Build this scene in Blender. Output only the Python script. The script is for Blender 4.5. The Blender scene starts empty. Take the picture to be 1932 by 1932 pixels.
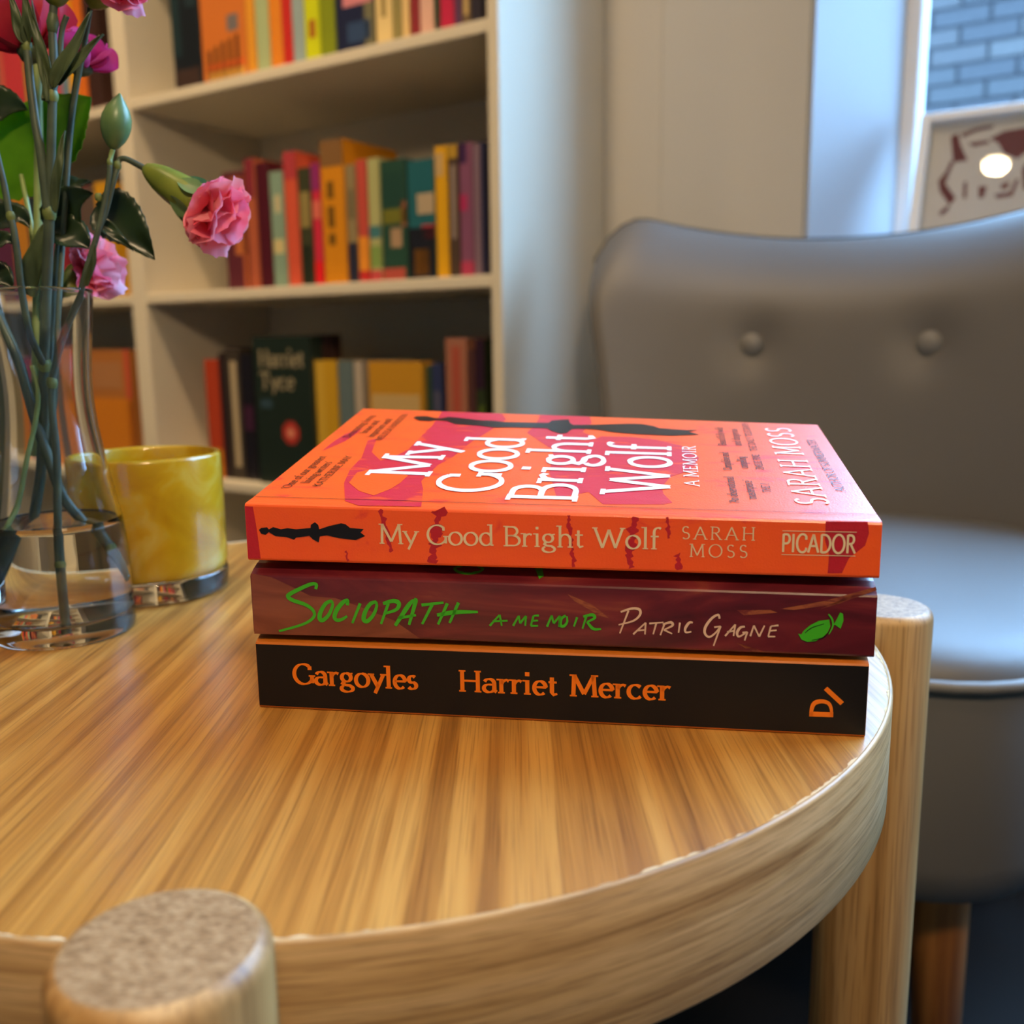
import bpy, math, random
from mathutils import Vector, Matrix
random.seed(7)
C = bpy.context.scene.collection
SC = bpy.context.scene
TZ = 0.52                       # table top above the floor
CAMZ = TZ + 0.12259
R_ = math.radians

# ------------------------------------------------------------------ camera
cd = bpy.data.cameras.new('camera'); cam = bpy.data.objects.new('camera', cd); C.objects.link(cam)
F = 1790.0; PIT = R_(10.3); ROL = R_(-0.8)
cd.sensor_width = 36; cd.lens = F / 1932 * 36
cam.matrix_world = Matrix.Translation((0, 0, CAMZ)) @ Matrix.Rotation(R_(90) - PIT, 4, 'X') @ Matrix.Rotation(ROL, 4, 'Z')
cd.clip_start = 0.01; cd.clip_end = 60
cd.dof.use_dof = True; cd.dof.focus_distance = 0.315; cd.dof.aperture_fstop = 10.0
SC.camera = cam
# ------------------------------------------------------------------ sky
wd = bpy.data.worlds.new('overcast_sky'); SC.world = wd; wd.use_nodes = True
bg = wd.node_tree.nodes['Background']; bg.inputs[0].default_value = (0.32, 0.62, 1.02, 1); bg.inputs[1].default_value = 24.0
# ------------------------------------------------------------------ exposure
vs = SC.view_settings; vs.view_transform = 'Standard'; vs.look = 'None'; vs.gamma = 1; vs.use_curve_mapping = False
vs.exposure = 0.0
LAMP_W = 7.0; GLOBE = 160.0
SC.cycles.max_bounces = 12; SC.cycles.transparent_max_bounces = 16; SC.cycles.transmission_bounces = 12
SC.cycles.sample_clamp_indirect = 5.0

# ================================================================== helpers
def srgb(h):
    h = h.lstrip('#'); o = []
    for i in (0, 2, 4):
        c = int(h[i:i+2], 16) / 255
        o.append(c / 12.92 if c <= .04045 else ((c + .055) / 1.055) ** 2.4)
    return (*o, 1)

def ray(x, y):                       # view ray through a pixel of the 1932 frame
    a = (x - 966) / F; b = -(y - 966) / F
    c, s = math.cos(ROL), math.sin(ROL)
    X = c * a - s * b; Y = s * a + c * b
    return Vector((X, math.cos(PIT) + math.sin(PIT) * Y, -math.sin(PIT) + math.cos(PIT) * Y))
O = Vector((0, 0, CAMZ))
def at(x, y, Y): r = ray(x, y); return O + r * (Y / r.y)                 # point at a given distance
def on_plane(x, y, P0, n): r = ray(x, y); return O + r * ((P0 - O).dot(n) / r.dot(n))

class MB:
    def __init__(s): s.v = []; s.f = []; s.sm = []
    def add(s, vs, fs, smooth=False):
        k = len(s.v); s.v += [tuple(p) for p in vs]; s.f += [tuple(i + k for i in f) for f in fs]; s.sm += [smooth] * len(fs)
        return s
    def box(s, x0, x1, y0, y1, z0, z1, T=None):
        P = [(x, y, z) for z in (z0, z1) for y in (y0, y1) for x in (x0, x1)]
        if T: P = [T(*p) for p in P]
        return s.add(P, [(0, 2, 3, 1), (4, 5, 7, 6), (0, 1, 5, 4), (1, 3, 7, 5), (3, 2, 6, 7), (2, 0, 4, 6)])
    def bbox(s, x0, x1, y0, y1, z0, z1, b, T=None):      # box with chamfered edges
        X, Y, Z = (x0, x1), (y0, y1), (z0, z1); vs = []; idx = {}
        for i in (0, 1):
            for j in (0, 1):
                for k in (0, 1):
                    for a in range(3):
                        p = [X[i], Y[j], Z[k]]; sg = [1 - 2*i, 1 - 2*j, 1 - 2*k]
                        for q in range(3):
                            if q != a: p[q] += sg[q] * b
                        idx[(i, j, k, a)] = len(vs); vs.append(tuple(p))
        fs = []
        def face(ids):
            fs.append(ids)
        for a in range(3):
            o = [q for q in range(3) if q != a]
            for e in (0, 1):
                ids = []
                for (m, n) in ((0, 0), (1, 0), (1, 1), (0, 1)):
                    t = [0, 0, 0]; t[a] = e; t[o[0]] = m; t[o[1]] = n; ids.append(idx[(*t, a)])
                face(tuple(ids))
        for a in range(3):           # edges along axis a
            o = [q for q in range(3) if q != a]
            for m in (0, 1):
                for n in (0, 1):
                    t0 = [0, 0, 0]; t0[o[0]] = m; t0[o[1]] = n; t1 = list(t0); t1[a] = 1
                    face((idx[(*t0, o[0])], idx[(*t1, o[0])], idx[(*t1, o[1])], idx[(*t0, o[1])]))
        for i in (0, 1):
            for j in (0, 1):
                for k in (0, 1): face((idx[(i, j, k, 0)], idx[(i, j, k, 1)], idx[(i, j, k, 2)]))
        if T: vs = [T(*p) for p in vs]
        return s.add(vs, fs)
    def lathe(s, prof, c=(0, 0, 0), n=48, smooth=True, a0=0, a1=2*math.pi):
        vs = []; fs = []; full = abs(a1 - a0 - 2*math.pi) < 1e-6; m = n if full else n + 1
        for r, z in prof:
            for i in range(m):
                a = a0 + (a1 - a0) * i / n; vs.append((c[0] + r*math.cos(a), c[1] + r*math.sin(a), c[2] + z))
        for j in range(len(prof) - 1):
            for i in range(n):
                k = (i + 1) % m if full else i + 1
                fs.append((j*m + i, j*m + k, (j+1)*m + k, (j+1)*m + i))
        return s.add(vs, fs, smooth)
    def tube(s, pts, rad, n=10, caps=True):
        pts = [Vector(p) for p in pts]; N = len(pts)
        if not hasattr(rad, '__len__'): rad = [rad] * N
        vs = []; fs = []; up = None
        for i, p in enumerate(pts):
            t = (pts[min(i+1, N-1)] - pts[max(i-1, 0)]).normalized()
            if up is None: up = t.orthogonal().normalized()
            up = (up - t * up.dot(t)).normalized(); sd = t.cross(up)
            for k in range(n):
                a = 2*math.pi*k/n; vs.append(p + (up*math.cos(a) + sd*math.sin(a)) * rad[i])
        for i in range(N-1):
            for k in range(n): fs.append((i*n+k, i*n+(k+1) % n, (i+1)*n+(k+1) % n, (i+1)*n+k))
        if caps: fs += [tuple(range(n))[::-1], tuple(range((N-1)*n, N*n))]
        return s.add(vs, fs, True)
    def grid(s, fn, nu, nv, smooth=True, close=False):
        vs = [fn(i/nu, j/nv) for j in range(nv+1) for i in range(nu+1)]; w = nu+1
        return s.add(vs, [(j*w+i, j*w+i+1, (j+1)*w+i+1, (j+1)*w+i) for j in range(nv) for i in range(nu)], smooth)
    def build(s, name, m, parent=None, loc=None, auto=None):
        me = bpy.data.meshes.new(name); me.from_pydata(s.v, [], s.f); me.polygons.foreach_set('use_smooth', s.sm)
        me.materials.append(m); me.update()
        o = bpy.data.objects.new(name, me); C.objects.link(o)
        if parent: o.parent = parent
        if loc: o.location = loc
        return o

def fixn(o):                              # consistent outward normals
    import bmesh
    bm = bmesh.new(); bm.from_mesh(o.data); bmesh.ops.remove_doubles(bm, verts=bm.verts, dist=1e-6)
    bmesh.ops.recalc_face_normals(bm, faces=bm.faces); bm.to_mesh(o.data); bm.free(); return o
def tag(o, label=None, cat=None, group=None, kind=None):
    for k, v in (('label', label), ('category', cat), ('group', group), ('kind', kind)):
        if v: o[k] = v
    return o
def thing(name, label, cat, group=None, loc=(0, 0, 0), rz=0):
    o = bpy.data.objects.new(name, None); C.objects.link(o); o.location = loc; o.rotation_euler = (0, 0, rz); o.empty_display_size = .02
    return tag(o, label, cat, group)
def spline(P, n=8):
    P = [Vector(p) for p in P]; out = []
    for i in range(len(P)-1):
        p0, p1, p2, p3 = P[max(i-1, 0)], P[i], P[i+1], P[min(i+2, len(P)-1)]
        for k in range(n):
            t = k/n
            out.append(.5*((2*p1) + (p2-p0)*t + (2*p0-5*p1+4*p2-p3)*t*t + (3*p1-p0-3*p2+p3)*t**3))
    out.append(P[-1]); return out
def lin(a, b, t): return a + (b - a) * t

# ================================================================== materials
def new_mat(name):
    m = bpy.data.materials.new(name); m.use_nodes = True
    return m, m.node_tree, m.node_tree.nodes['Principled BSDF']
def plain(name, col, rough=.5, spec=.5, coat=0, bump=0, bscale=200, var=0, vscale=30, sheen=0):
    m, nt, p = new_mat(name); N = nt.nodes; L = nt.links
    p.inputs['Base Color'].default_value = col; p.inputs['Roughness'].default_value = rough
    p.inputs['Specular IOR Level'].default_value = spec; p.inputs['Coat Weight'].default_value = coat; p.inputs['Coat Roughness'].default_value = .08
    p.inputs['Sheen Weight'].default_value = sheen
    tc = N.new('ShaderNodeTexCoord')
    if var:
        nz = N.new('ShaderNodeTexNoise'); nz.inputs['Scale'].default_value = vscale; nz.inputs['Detail'].default_value = 4
        L.new(tc.outputs['Object'], nz.inputs['Vector'])
        mr = N.new('ShaderNodeMapRange'); mr.inputs[3].default_value = 1 - var; mr.inputs[4].default_value = 1 + var
        L.new(nz.outputs[0], mr.inputs[0])
        mx = N.new('ShaderNodeVectorMath'); mx.operation = 'SCALE'; mx.inputs[0].default_value = col[:3]
        L.new(mr.outputs[0], mx.inputs['Scale']); L.new(mx.outputs[0], p.inputs['Base Color'])
    if bump:
        nb = N.new('ShaderNodeTexNoise'); nb.inputs['Scale'].default_value = bscale; nb.inputs['Detail'].default_value = 3
        L.new(tc.outputs['Object'], nb.inputs['Vector'])
        b = N.new('ShaderNodeBump'); b.inputs['Strength'].default_value = bump; b.inputs['Distance'].default_value = .001
        L.new(nb.outputs[0], b.inputs['Height']); L.new(b.outputs[0], p.inputs['Normal'])
    return m
_cache = {}
def print_mat(hexc, rough=.45):
    k = (hexc, rough)
    if k not in _cache: _cache[k] = plain('print_' + hexc.lstrip('#'), srgb(hexc), rough, .4)
    return _cache[k]
def ramp(nt, fac, stops):
    r = nt.nodes.new('ShaderNodeValToRGB'); e = r.color_ramp.elements
    while len(e) < len(stops): e.new(.5)
    for q, (p, c) in zip(e, stops): q.position = p; q.color = c
    nt.links.new(fac, r.inputs[0]); return r
def wood(name, light, mid, dark, axis='Y', rough=.4, coat=.0, fine=260, streak=45, seam=None, coatr=.25):
    m, nt, p = new_mat(name); N = nt.nodes; L = nt.links
    tc = N.new('ShaderNodeTexCoord'); mp = N.new('ShaderNodeMapping'); L.new(tc.outputs['Object'], mp.inputs[0])
    k = {'X': (.035, 1, 1), 'Y': (1, .014, 1), 'Z': (1, 1, .03), 'H': (.035, .035, 1), 'E': (.5, 1, 1), 'N': (1, 1, 1)}[axis]
    mp.inputs['Scale'].default_value = k
    n1 = N.new('ShaderNodeTexNoise'); n1.inputs['Scale'].default_value = streak; n1.inputs['Detail'].default_value = 5; n1.inputs['Distortion'].default_value = .35
    n2 = N.new('ShaderNodeTexNoise'); n2.inputs['Scale'].default_value = fine; n2.inputs['Detail'].default_value = 3
    n3 = N.new('ShaderNodeTexNoise'); n3.inputs['Scale'].default_value = fine*3.2; n3.inputs['Detail'].default_value = 2
    vec = mp.outputs[0]
    if seam is not None:                     # two sheets of veneer meeting at x = seam
        sp = N.new('ShaderNodeSeparateXYZ'); L.new(tc.outputs['Object'], sp.inputs[0])
        gt = N.new('ShaderNodeMath'); gt.operation = 'GREATER_THAN'; gt.inputs[1].default_value = seam; L.new(sp.outputs[0], gt.inputs[0])
        ad = N.new('ShaderNodeVectorMath'); ad.operation = 'MULTIPLY_ADD'; ad.inputs[1].default_value = (.37, .9, 0)
        cb = N.new('ShaderNodeCombineXYZ'); [L.new(gt.outputs[0], cb.inputs[i]) for i in range(3)]
        L.new(cb.outputs[0], ad.inputs[0]); L.new(vec, ad.inputs[2]); vec = ad.outputs[0]
    for q in (n1, n2, n3): L.new(vec, q.inputs['Vector'])
    r1 = ramp(nt, n1.outputs[0], [(.33, dark), (.47, mid), (.62, light)])
    r2 = ramp(nt, n2.outputs[0], [(.34, (.42, .34, .26, 1)), (.50, (.92, .90, .88, 1)), (.70, (1.0, 1.0, 1.0, 1))])
    r3 = ramp(nt, n3.outputs[0], [(.34, (.40, .32, .25, 1)), (.46, (1, 1, 1, 1))])
    mx = N.new('ShaderNodeMix'); mx.data_type = 'RGBA'; mx.blend_type = 'MULTIPLY'; mx.inputs[0].default_value = .50
    L.new(r1.outputs[0], mx.inputs[6]); L.new(r2.outputs[0], mx.inputs[7])
    m2 = N.new('ShaderNodeMix'); m2.data_type = 'RGBA'; m2.blend_type = 'MULTIPLY'; m2.inputs[0].default_value = .45
    L.new(mx.outputs[2], m2.inputs[6]); L.new(r3.outputs[0], m2.inputs[7])
    L.new(m2.outputs[2], p.inputs['Base Color'])
    p.inputs['Roughness'].default_value = rough; p.inputs['Coat Weight'].default_value = coat; p.inputs['Coat Roughness'].default_value = coatr
    b = N.new('ShaderNodeBump'); b.inputs['Strength'].default_value = .25; b.inputs['Distance'].default_value = .0004
    L.new(n2.outputs[0], b.inputs['Height']); L.new(b.outputs[0], p.inputs['Normal'])
    return m
def glass(name, col=(1, 1, 1, 1), ior=1.45, rough=0):
    m, nt, p = new_mat(name)
    p.inputs['Base Color'].default_value = col; p.inputs['Transmission Weight'].default_value = 1; p.inputs['IOR'].default_value = ior; p.inputs['Roughness'].default_value = rough
    return m
def thin_glass(name, tint=(.97, .985, 1, 1)):
    m, nt, p = new_mat(name); N = nt.nodes; L = nt.links
    N.remove(p); out = N['Material Output']
    t = N.new('ShaderNodeBsdfTransparent'); t.inputs[0].default_value = tint
    g = N.new('ShaderNodeBsdfGlossy'); g.inputs['Roughness'].default_value = .0
    lw = N.new('ShaderNodeLayerWeight'); lw.inputs[0].default_value = .5      # Schlick reflectance of a thin pane, alike from both faces
    pw = N.new('ShaderNodeMath'); pw.operation = 'POWER'; pw.inputs[1].default_value = 5; L.new(lw.outputs['Facing'], pw.inputs[0])
    fr = N.new('ShaderNodeMath'); fr.operation = 'MULTIPLY_ADD'; fr.inputs[1].default_value = .96; fr.inputs[2].default_value = .04; L.new(pw.outputs[0], fr.inputs[0])
    mx = N.new('ShaderNodeMixShader'); L.new(fr.outputs[0], mx.inputs[0]); L.new(t.outputs[0], mx.inputs[1]); L.new(g.outputs[0], mx.inputs[2]); L.new(mx.outputs[0], out.inputs[0])
    return m
def leafy(name, c1, c2, trans=.35, rough=.4, scale=60):
    m, nt, p = new_mat(name); N = nt.nodes; L = nt.links; out = N['Material Output']
    tc = N.new('ShaderNodeTexCoord'); nz = N.new('ShaderNodeTexNoise'); nz.inputs['Scale'].default_value = scale; nz.inputs['Detail'].default_value = 4
    L.new(tc.outputs['Object'], nz.inputs['Vector']); r = ramp(nt, nz.outputs[0], [(.35, c1), (.65, c2)])
    L.new(r.outputs[0], p.inputs['Base Color']); p.inputs['Roughness'].default_value = rough
    t = N.new('ShaderNodeBsdfTranslucent'); L.new(r.outputs[0], t.inputs[0])
    mx = N.new('ShaderNodeMixShader'); mx.inputs[0].default_value = trans
    L.new(p.outputs[0], mx.inputs[1]); L.new(t.outputs[0], mx.inputs[2]); L.new(mx.outputs[0], out.inputs[0])
    return m

M = {}
M['wall'] = plain('painted_plaster', srgb('#bdb9b2'), .75, .3, var=.03, vscale=3)
M['wall_room'] = plain('deep_green_paint', srgb('#5c6660'), .7, .3)
M['wall_white'] = plain('white_paint', srgb('#a8acb2'), .55, .4)
M['floor'] = plain('dark_floor', srgb('#141416'), .6, .4, var=.25, vscale=14)
M['ceiling'] = plain('ceiling_paint', srgb('#e6e2da'), .8, .2)
M['case'] = plain('cream_laminate', srgb('#d2c9b6'), .45, .4)
M['top'] = wood('oak_veneer_top', srgb('#cd9648'), srgb('#bc8238'), srgb('#986226'), 'Y', .40, .7, 560, 120, seam=.052, coatr=.27)
M['band'] = wood('oak_edge_band', srgb('#dcb887'), srgb('#cba571'), srgb('#a98050'), 'H', .45, 0, 650, 150)
M['leg'] = wood('oak_leg', srgb('#cda671'), srgb('#bb9058'), srgb('#9a7040'), 'Z', .45, 0, 240, 70)
M['endgrain'] = wood('oak_end_grain', srgb('#b4936a'), srgb('#a17d54'), srgb('#7f5e3a'), 'E', .55, 0, 1500, 900)
M['chairleg'] = wood('beech_leg', srgb('#b5783f'), srgb('#a0642f'), srgb('#7f4b20'), 'Z', .4, .1, 200, 60)
M['fabric'] = plain('grey_upholstery', srgb('#625f5d'), .5, .45, bump=.12, bscale=900, var=.05, vscale=12)
M['piping'] = plain('piping_fabric', srgb('#7a7774'), .5, .4)
M['page'] = plain('book_pages', srgb('#e6dcc6'), .8, .2)
M['glass'] = glass('vase_glass', (.97, .99, .985, 1), 1.46)
M['water'] = glass('water', (.985, .99, .975, 1), 1.333)
M['pane'] = thin_glass('window_glass')
M['frame'] = plain('white_frame', srgb('#e4e6e8'), .45, .4)
M['metal'] = plain('white_metal', srgb('#e8e8e6'), .4, .5)

# ================================================================== the room (local frame: s along the window wall, d through it, z up)
US = Vector((.8437, -.5369, 0)); UN = Vector((.5369, .8437, 0)); W0 = Vector((.152, 1.561, 0)); WALL_RZ = math.atan2(-.5369, .8437)
def Wp(s, d, z): return W0 + US * s + UN * d + Vector((0, 0, z))
S0, S1, D0, H = -2.45, 2.35, -3.3, 2.75
def struct(o, label=None): o['kind'] = 'structure'; return o
def room_box(name, m, *b, bev=None, parent=None):
    mb = MB(); (mb.bbox(*b, bev, T=Wp) if bev else mb.box(*b, T=Wp)); o = fixn(mb.build(name, m, parent)); return o
struct(room_box('floor', M['floor'], S0 - .12, S1 + .12, D0 - .12, .32, -.1, 0))
struct(room_box('ceiling', M['ceiling'], S0 - .12, S1 + .12, D0 - .12, .32, H, H + .1))
struct(room_box('wall_left', M['wall_room'], S0 - .12, S0, D0 - .12, .32, 0, H))
struct(room_box('wall_right', M['wall_room'], S1, S1 + .12, D0 - .12, .32, 0, H))
struct(room_box('wall_back', M['wall_room'], S0, S1, D0 - .12, D0, 0, H))
SILL = .735; WTOP = 2.65; WL, WR = .319, 2.25          # window opening in the wall face
GL, GR, GD = .405, 2.17, .15                          # opening at the glass (splayed reveals)
mb = MB()                                             # window wall with a splayed opening
P = lambda s, d, z: Wp(s, d, z)
def prism(mb, poly, z0, z1):
    n = len(poly); vs = [Wp(a, b, z0) for a, b in poly] + [Wp(a, b, z1) for a, b in poly]
    mb.add(vs, [tuple(range(n))[::-1], tuple(range(n, 2*n))] + [(i, (i+1) % n, n+(i+1) % n, n+i) for i in range(n)])
prism(mb, [(S0, 0), (WL, 0), (GL, GD), (GL, .30), (S0, .30)], 0, H)
prism(mb, [(WR, 0), (S1, 0), (S1, .30), (GR, .30), (GR, GD)], 0, H)
mb.box(GL - .1, GR + .1, .0005, .2995, 0, SILL - .03, T=Wp); mb.box(GL - .1, GR + .1, .0005, .2995, WTOP, H, T=Wp)
struct(mb.build('wall_window', M['wall'])); 
# white splayed reveal linings
mb = MB(); prism(mb, [(WL - .001, -.004), (WL + .004, -.006), (GL + .004, GD - .002), (GL - .001, GD)], SILL, WTOP); struct(fixn(mb.build('trim_1', M['wall_white'])))
mb = MB(); prism(mb, [(WR + .001, -.004), (WR - .004, -.006), (GR - .004, GD - .002), (GR + .001, GD)], SILL, WTOP); struct(fixn(mb.build('trim_2', M['wall_white'])))
struct(room_box('trim_3', M['wall'], .098, WL - .002, -.007, 0, .09, H, bev=.002))           # shallow boxing beside the window
struct(room_box('trim_4', M['wall_white'], WL - .06, WR + .06, -.03, GD + .01, SILL - .03, SILL, bev=.004))   # sill board
bb = struct(room_box('baseboard_window', M['wall_white'], .0, S1, -.018, -.0075, 0, .09, bev=.003))
struct(room_box('baseboard_back', M['wall_white'], S0, S1, D0, D0 + .016, 0, .09, bev=.003))
struct(room_box('baseboard_right', M['wall_white'], S1 - .016, S1, D0 + .016, -.018, 0, .09, bev=.003))
struct(room_box('baseboard_left', M['wall_white'], S0, S0 + .016, D0 + .016, -.018, 0, .09, bev=.003))
# window
win = bpy.data.objects.new('window_1', None); C.objects.link(win); struct(win); win.location = Wp(1.03, .17, SILL)
wi = win.matrix_world.copy(); wi.translation = win.location
def wpart(name, m, *b, bev=.003):
    mb = MB(); mb.bbox(*b, bev, T=lambda s, d, z: Wp(s, d, z) - Wp(1.03, .17, SILL)); o = fixn(mb.build(name, m, win)); return o
wpart('stile', M['frame'], GL, GL + .026, .15, .20, SILL, WTOP); wpart('stile', M['frame'], GR - .026, GR, .15, .20, SILL, WTOP)
wpart('rail', M['frame'], GL + .026, GR - .026, .15, .20, SILL, SILL + .05); wpart('rail', M['frame'], GL + .026, GR - .026, .15, .20, WTOP - .05, WTOP)
wpart('mullion', M['frame'], 1.27, 1.305, .152, .198, SILL + .05, WTOP - .05)
wpart('pane', M['pane'], GL + .026, 1.27, .173, .177, SILL + .05, WTOP - .05, bev=.0004); wpart('pane', M['pane'], 1.305, GR - .026, .173, .177, SILL + .05, WTOP - .05, bev=.0004)
# daylight sampling aid: a portal in the opening, gives no light of its own
pl = bpy.data.lights.new('sky_portal', 'AREA'); pl.shape = 'RECTANGLE'; pl.size = GR - GL; pl.size_y = WTOP - SILL; pl.cycles.is_portal = True
po = bpy.data.objects.new('sky_portal', pl); C.objects.link(po)
zc = UN.copy(); xc = US.copy(); yc = zc.cross(xc); mw = Matrix((xc, yc, zc)).transposed().to_4x4(); mw.translation = Wp((GL+GR)/2, .215, (SILL+WTOP)/2); po.matrix_world = mw

struct(room_box('wall_shade_upper', plain('shade_wall_render', srgb('#8a8680'), .9, .2), -4.5, 5.5, .02, .30, H + .1, 6.6))  # unseen upper wall, added to keep skylight off the garden bricks
# outside: yard and a pale brick garden wall
yard = struct(room_box('ground_yard', plain('yard_concrete', srgb('#8d8f90'), .9, .2), -3, 5, .32, 6, -.3, -.1))
BD = 3.2; BZT = 2.13; CH = .075; BL = .225
mort = plain('mortar', srgb('#3c3c40'), .9, .2)
brm = [plain('brick_' + str(i), srgb(c), .85, .2, var=.12, vscale=25, bump=.3, bscale=120) for i, c in enumerate(('#504e4f', '#4a4a4c', '#565454', '#464649'))]
gw = struct(room_box('wall_garden', mort, -3, 5, BD + .004, BD + .2, -.1, BZT - .01))
unit = MB().bbox(0, BL - .012, 0, .012, 0, CH - .012, .003); ume = [unit.build('brick', m) for m in brm]
umesh = [o.data for o in ume]; [fixn(o) for o in ume]; [bpy.data.objects.remove(o) for o in ume]
rest = MB(); cnt = 0
rows = int((BZT) / CH)
for r in range(rows):
    z = BZT - (r + 1) * CH; off = (r % 2) * BL / 2; k = 0; s = -3 + off
    while s < 4.8:
        if -.62 < s < 1.5 and z > .95:
            b = bpy.data.objects.new('brick', random.choice(umesh)); C.objects.link(b); b.parent = gw
            b.location = Wp(s, BD - .006 + random.uniform(-.002, .002), z); b.rotation_euler = (0, 0, WALL_RZ); cnt += 1
        else: rest.box(s, s + BL - .012, BD - .006, BD + .006, z, z + CH - .012, T=Wp)
        s += BL
rb = rest.build('brickwork', brm[0], gw); rb['kind'] = 'stuff'

# ------------------------------------------------------------------ ceiling downlights
M['lens'] = new_mat('lamp_lens')[0]
_p = M['lens'].node_tree.nodes['Principled BSDF']; _p.inputs['Emission Color'].default_value = (1, .72, .38, 1); _p.inputs['Emission Strength'].default_value = 40
def downlight(x, y, label, watts=LAMP_W, col=(1.0, .70, .38), spread=110, aim=None):
    t = thing('downlight', label, 'ceiling light', 'ceiling downlights', (x, y, H))
    mb = MB(); mb.lathe([(.062, 0), (.062, -.006), (.05, -.010), (.046, -.004), (.046, 0)]); mb.build('trim_ring', M['metal'], t)
    mb = MB(); mb.lathe([(0, -.004), (.046, -.004), (.046, -.001)]); mb.build('lens', M['lens'], t)
    l = bpy.data.lights.new('lamp', 'AREA'); l.shape = 'DISK'; l.size = .085; l.energy = watts; l.color = col; l.spread = R_(spread)
    o = bpy.data.objects.new('lamp', l); C.objects.link(o); o.parent = t; o.location = (0, 0, -.014)
    if aim: o.rotation_euler = (Vector(aim) - Vector((x, y, H))).to_track_quat('-Z', 'Y').to_euler()      # swivelled spot
downlight(-.60, -.09, 'round recessed ceiling downlight left of the wooden side table', LAMP_W * .6)
downlight(-.50, .62, 'round recessed ceiling downlight in front of the near bookcase', LAMP_W * 1.05, spread=75, aim=(-.45, 1.60, .6))
downlight(-1.25, .80, 'round recessed ceiling downlight in front of the further bookcase', LAMP_W * 1.05, spread=75, aim=(-1.0, 1.95, .6))
# added fill light: an opal globe lamp, unseen behind the viewer
LP = (.15, -.45, 1.38)
pg = thing('fill_globe_lamp', 'added fill lamp with an opal glass globe, unseen behind the viewer', 'fill lamp', None, (LP[0], LP[1], 0))
blk = plain('black_metal', srgb('#1a1a1a'), .5)
MB().lathe([(0, .02), (.10, .02), (.13, .012), (.135, 0), (0, 0)]).build('base', blk, pg); MB().tube([(0, 0, .02), (0, 0, LP[2] - .10)], .008).build('pole', blk, pg)
MB().lathe([(0, LP[2] - .105), (.03, LP[2] - .105), (.036, LP[2] - .07)]).build('lamp_holder', blk, pg)
M['globe'] = new_mat('opal_fill_globe')[0]; _p = M['globe'].node_tree.nodes['Principled BSDF']; _p.inputs['Emission Color'].default_value = (1, .72, .42, 1); _p.inputs['Emission Strength'].default_value = GLOBE
MB().lathe([(.08 * math.sin(R_(a)), LP[2] + .08 * math.cos(R_(a))) for a in range(0, 161, 10)], n=32).build('globe', M['globe'], pg)

# ------------------------------------------------------------------ bookcases
SH = [.07, .392, .713, 1.035, 1.357, 1.68]             # undersides of the shelves
ST = .017; CT = 2.02
def bookcase(s0, s1, label):
    t = thing('bookcase', label, 'bookcase', 'cream bookcases along the wall', Wp(s0, 0, 0), WALL_RZ)
    w = s1 - s0
    def part(name, *b, bev=.0015): return fixn(MB().bbox(*b, bev).build(name, M['case'], t))
    part('side_panel', 0, .018, -.30, -.001, 0, CT); part('side_panel', w - .018, w, -.30, -.001, 0, CT)
    for z in SH: part('shelf', .018, w - .018, -.298, -.010, z, z + ST)
    part('top_panel', .018, w - .018, -.30, -.002, CT - .02, CT); part('back_panel', .018, w - .018, -.010, -.002, 0, CT - .02)
    part('plinth', .018, w - .018, -.28, -.265, 0, SH[0])
    return t
bookcase(-.766, 0, 'cream bookcase full of paperbacks beside the grey armchair')
bookcase(-1.5335, -.7675, 'cream bookcase standing further left, behind the flowers')

# ------------------------------------------------------------------ paperbacks on the shelves
def shelf_book(x0, x1, yref, zb, ytop, col, label, group, bands=(), inset=.03, depth=.13, h=None, face=False):
    P0 = Wp(0, -.30 + inset, 0)
    sa = (on_plane(x0, yref, P0, UN) - W0).dot(US); sb = (on_plane(x1, yref, P0, UN) - W0).dot(US)
    if h is None: h = on_plane((x0 + x1) / 2, ytop, P0, UN).z - zb
    w = sb - sa - .0012; h = min(h, .29)
    if face: depth = .028
    t = thing('paperback', label, 'book', group, Wp(sa, -.30 + inset, zb), WALL_RZ)
    cm = print_mat(col); c = .0012
    mb = MB(); mb.bbox(0, w, 0, .0015, 0, h, .0004); mb.box(0, c, .0015, depth, 0, h); mb.box(w - c, w, .0015, depth, 0, h)
    mb.build('cover', cm, t)
    fixn(MB().box(c, w - c, .0016, depth - .002, .002, h - .002).build('pages', M['page'], t))
    for (a, b, z0, z1, bc) in bands:
        MB().box(a * w, b * w, -.0003, .0004, z0 * h, z1 * h).build('cover_print', print_mat(bc), t)
    return t
ZT = [z + ST for z in SH]
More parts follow.
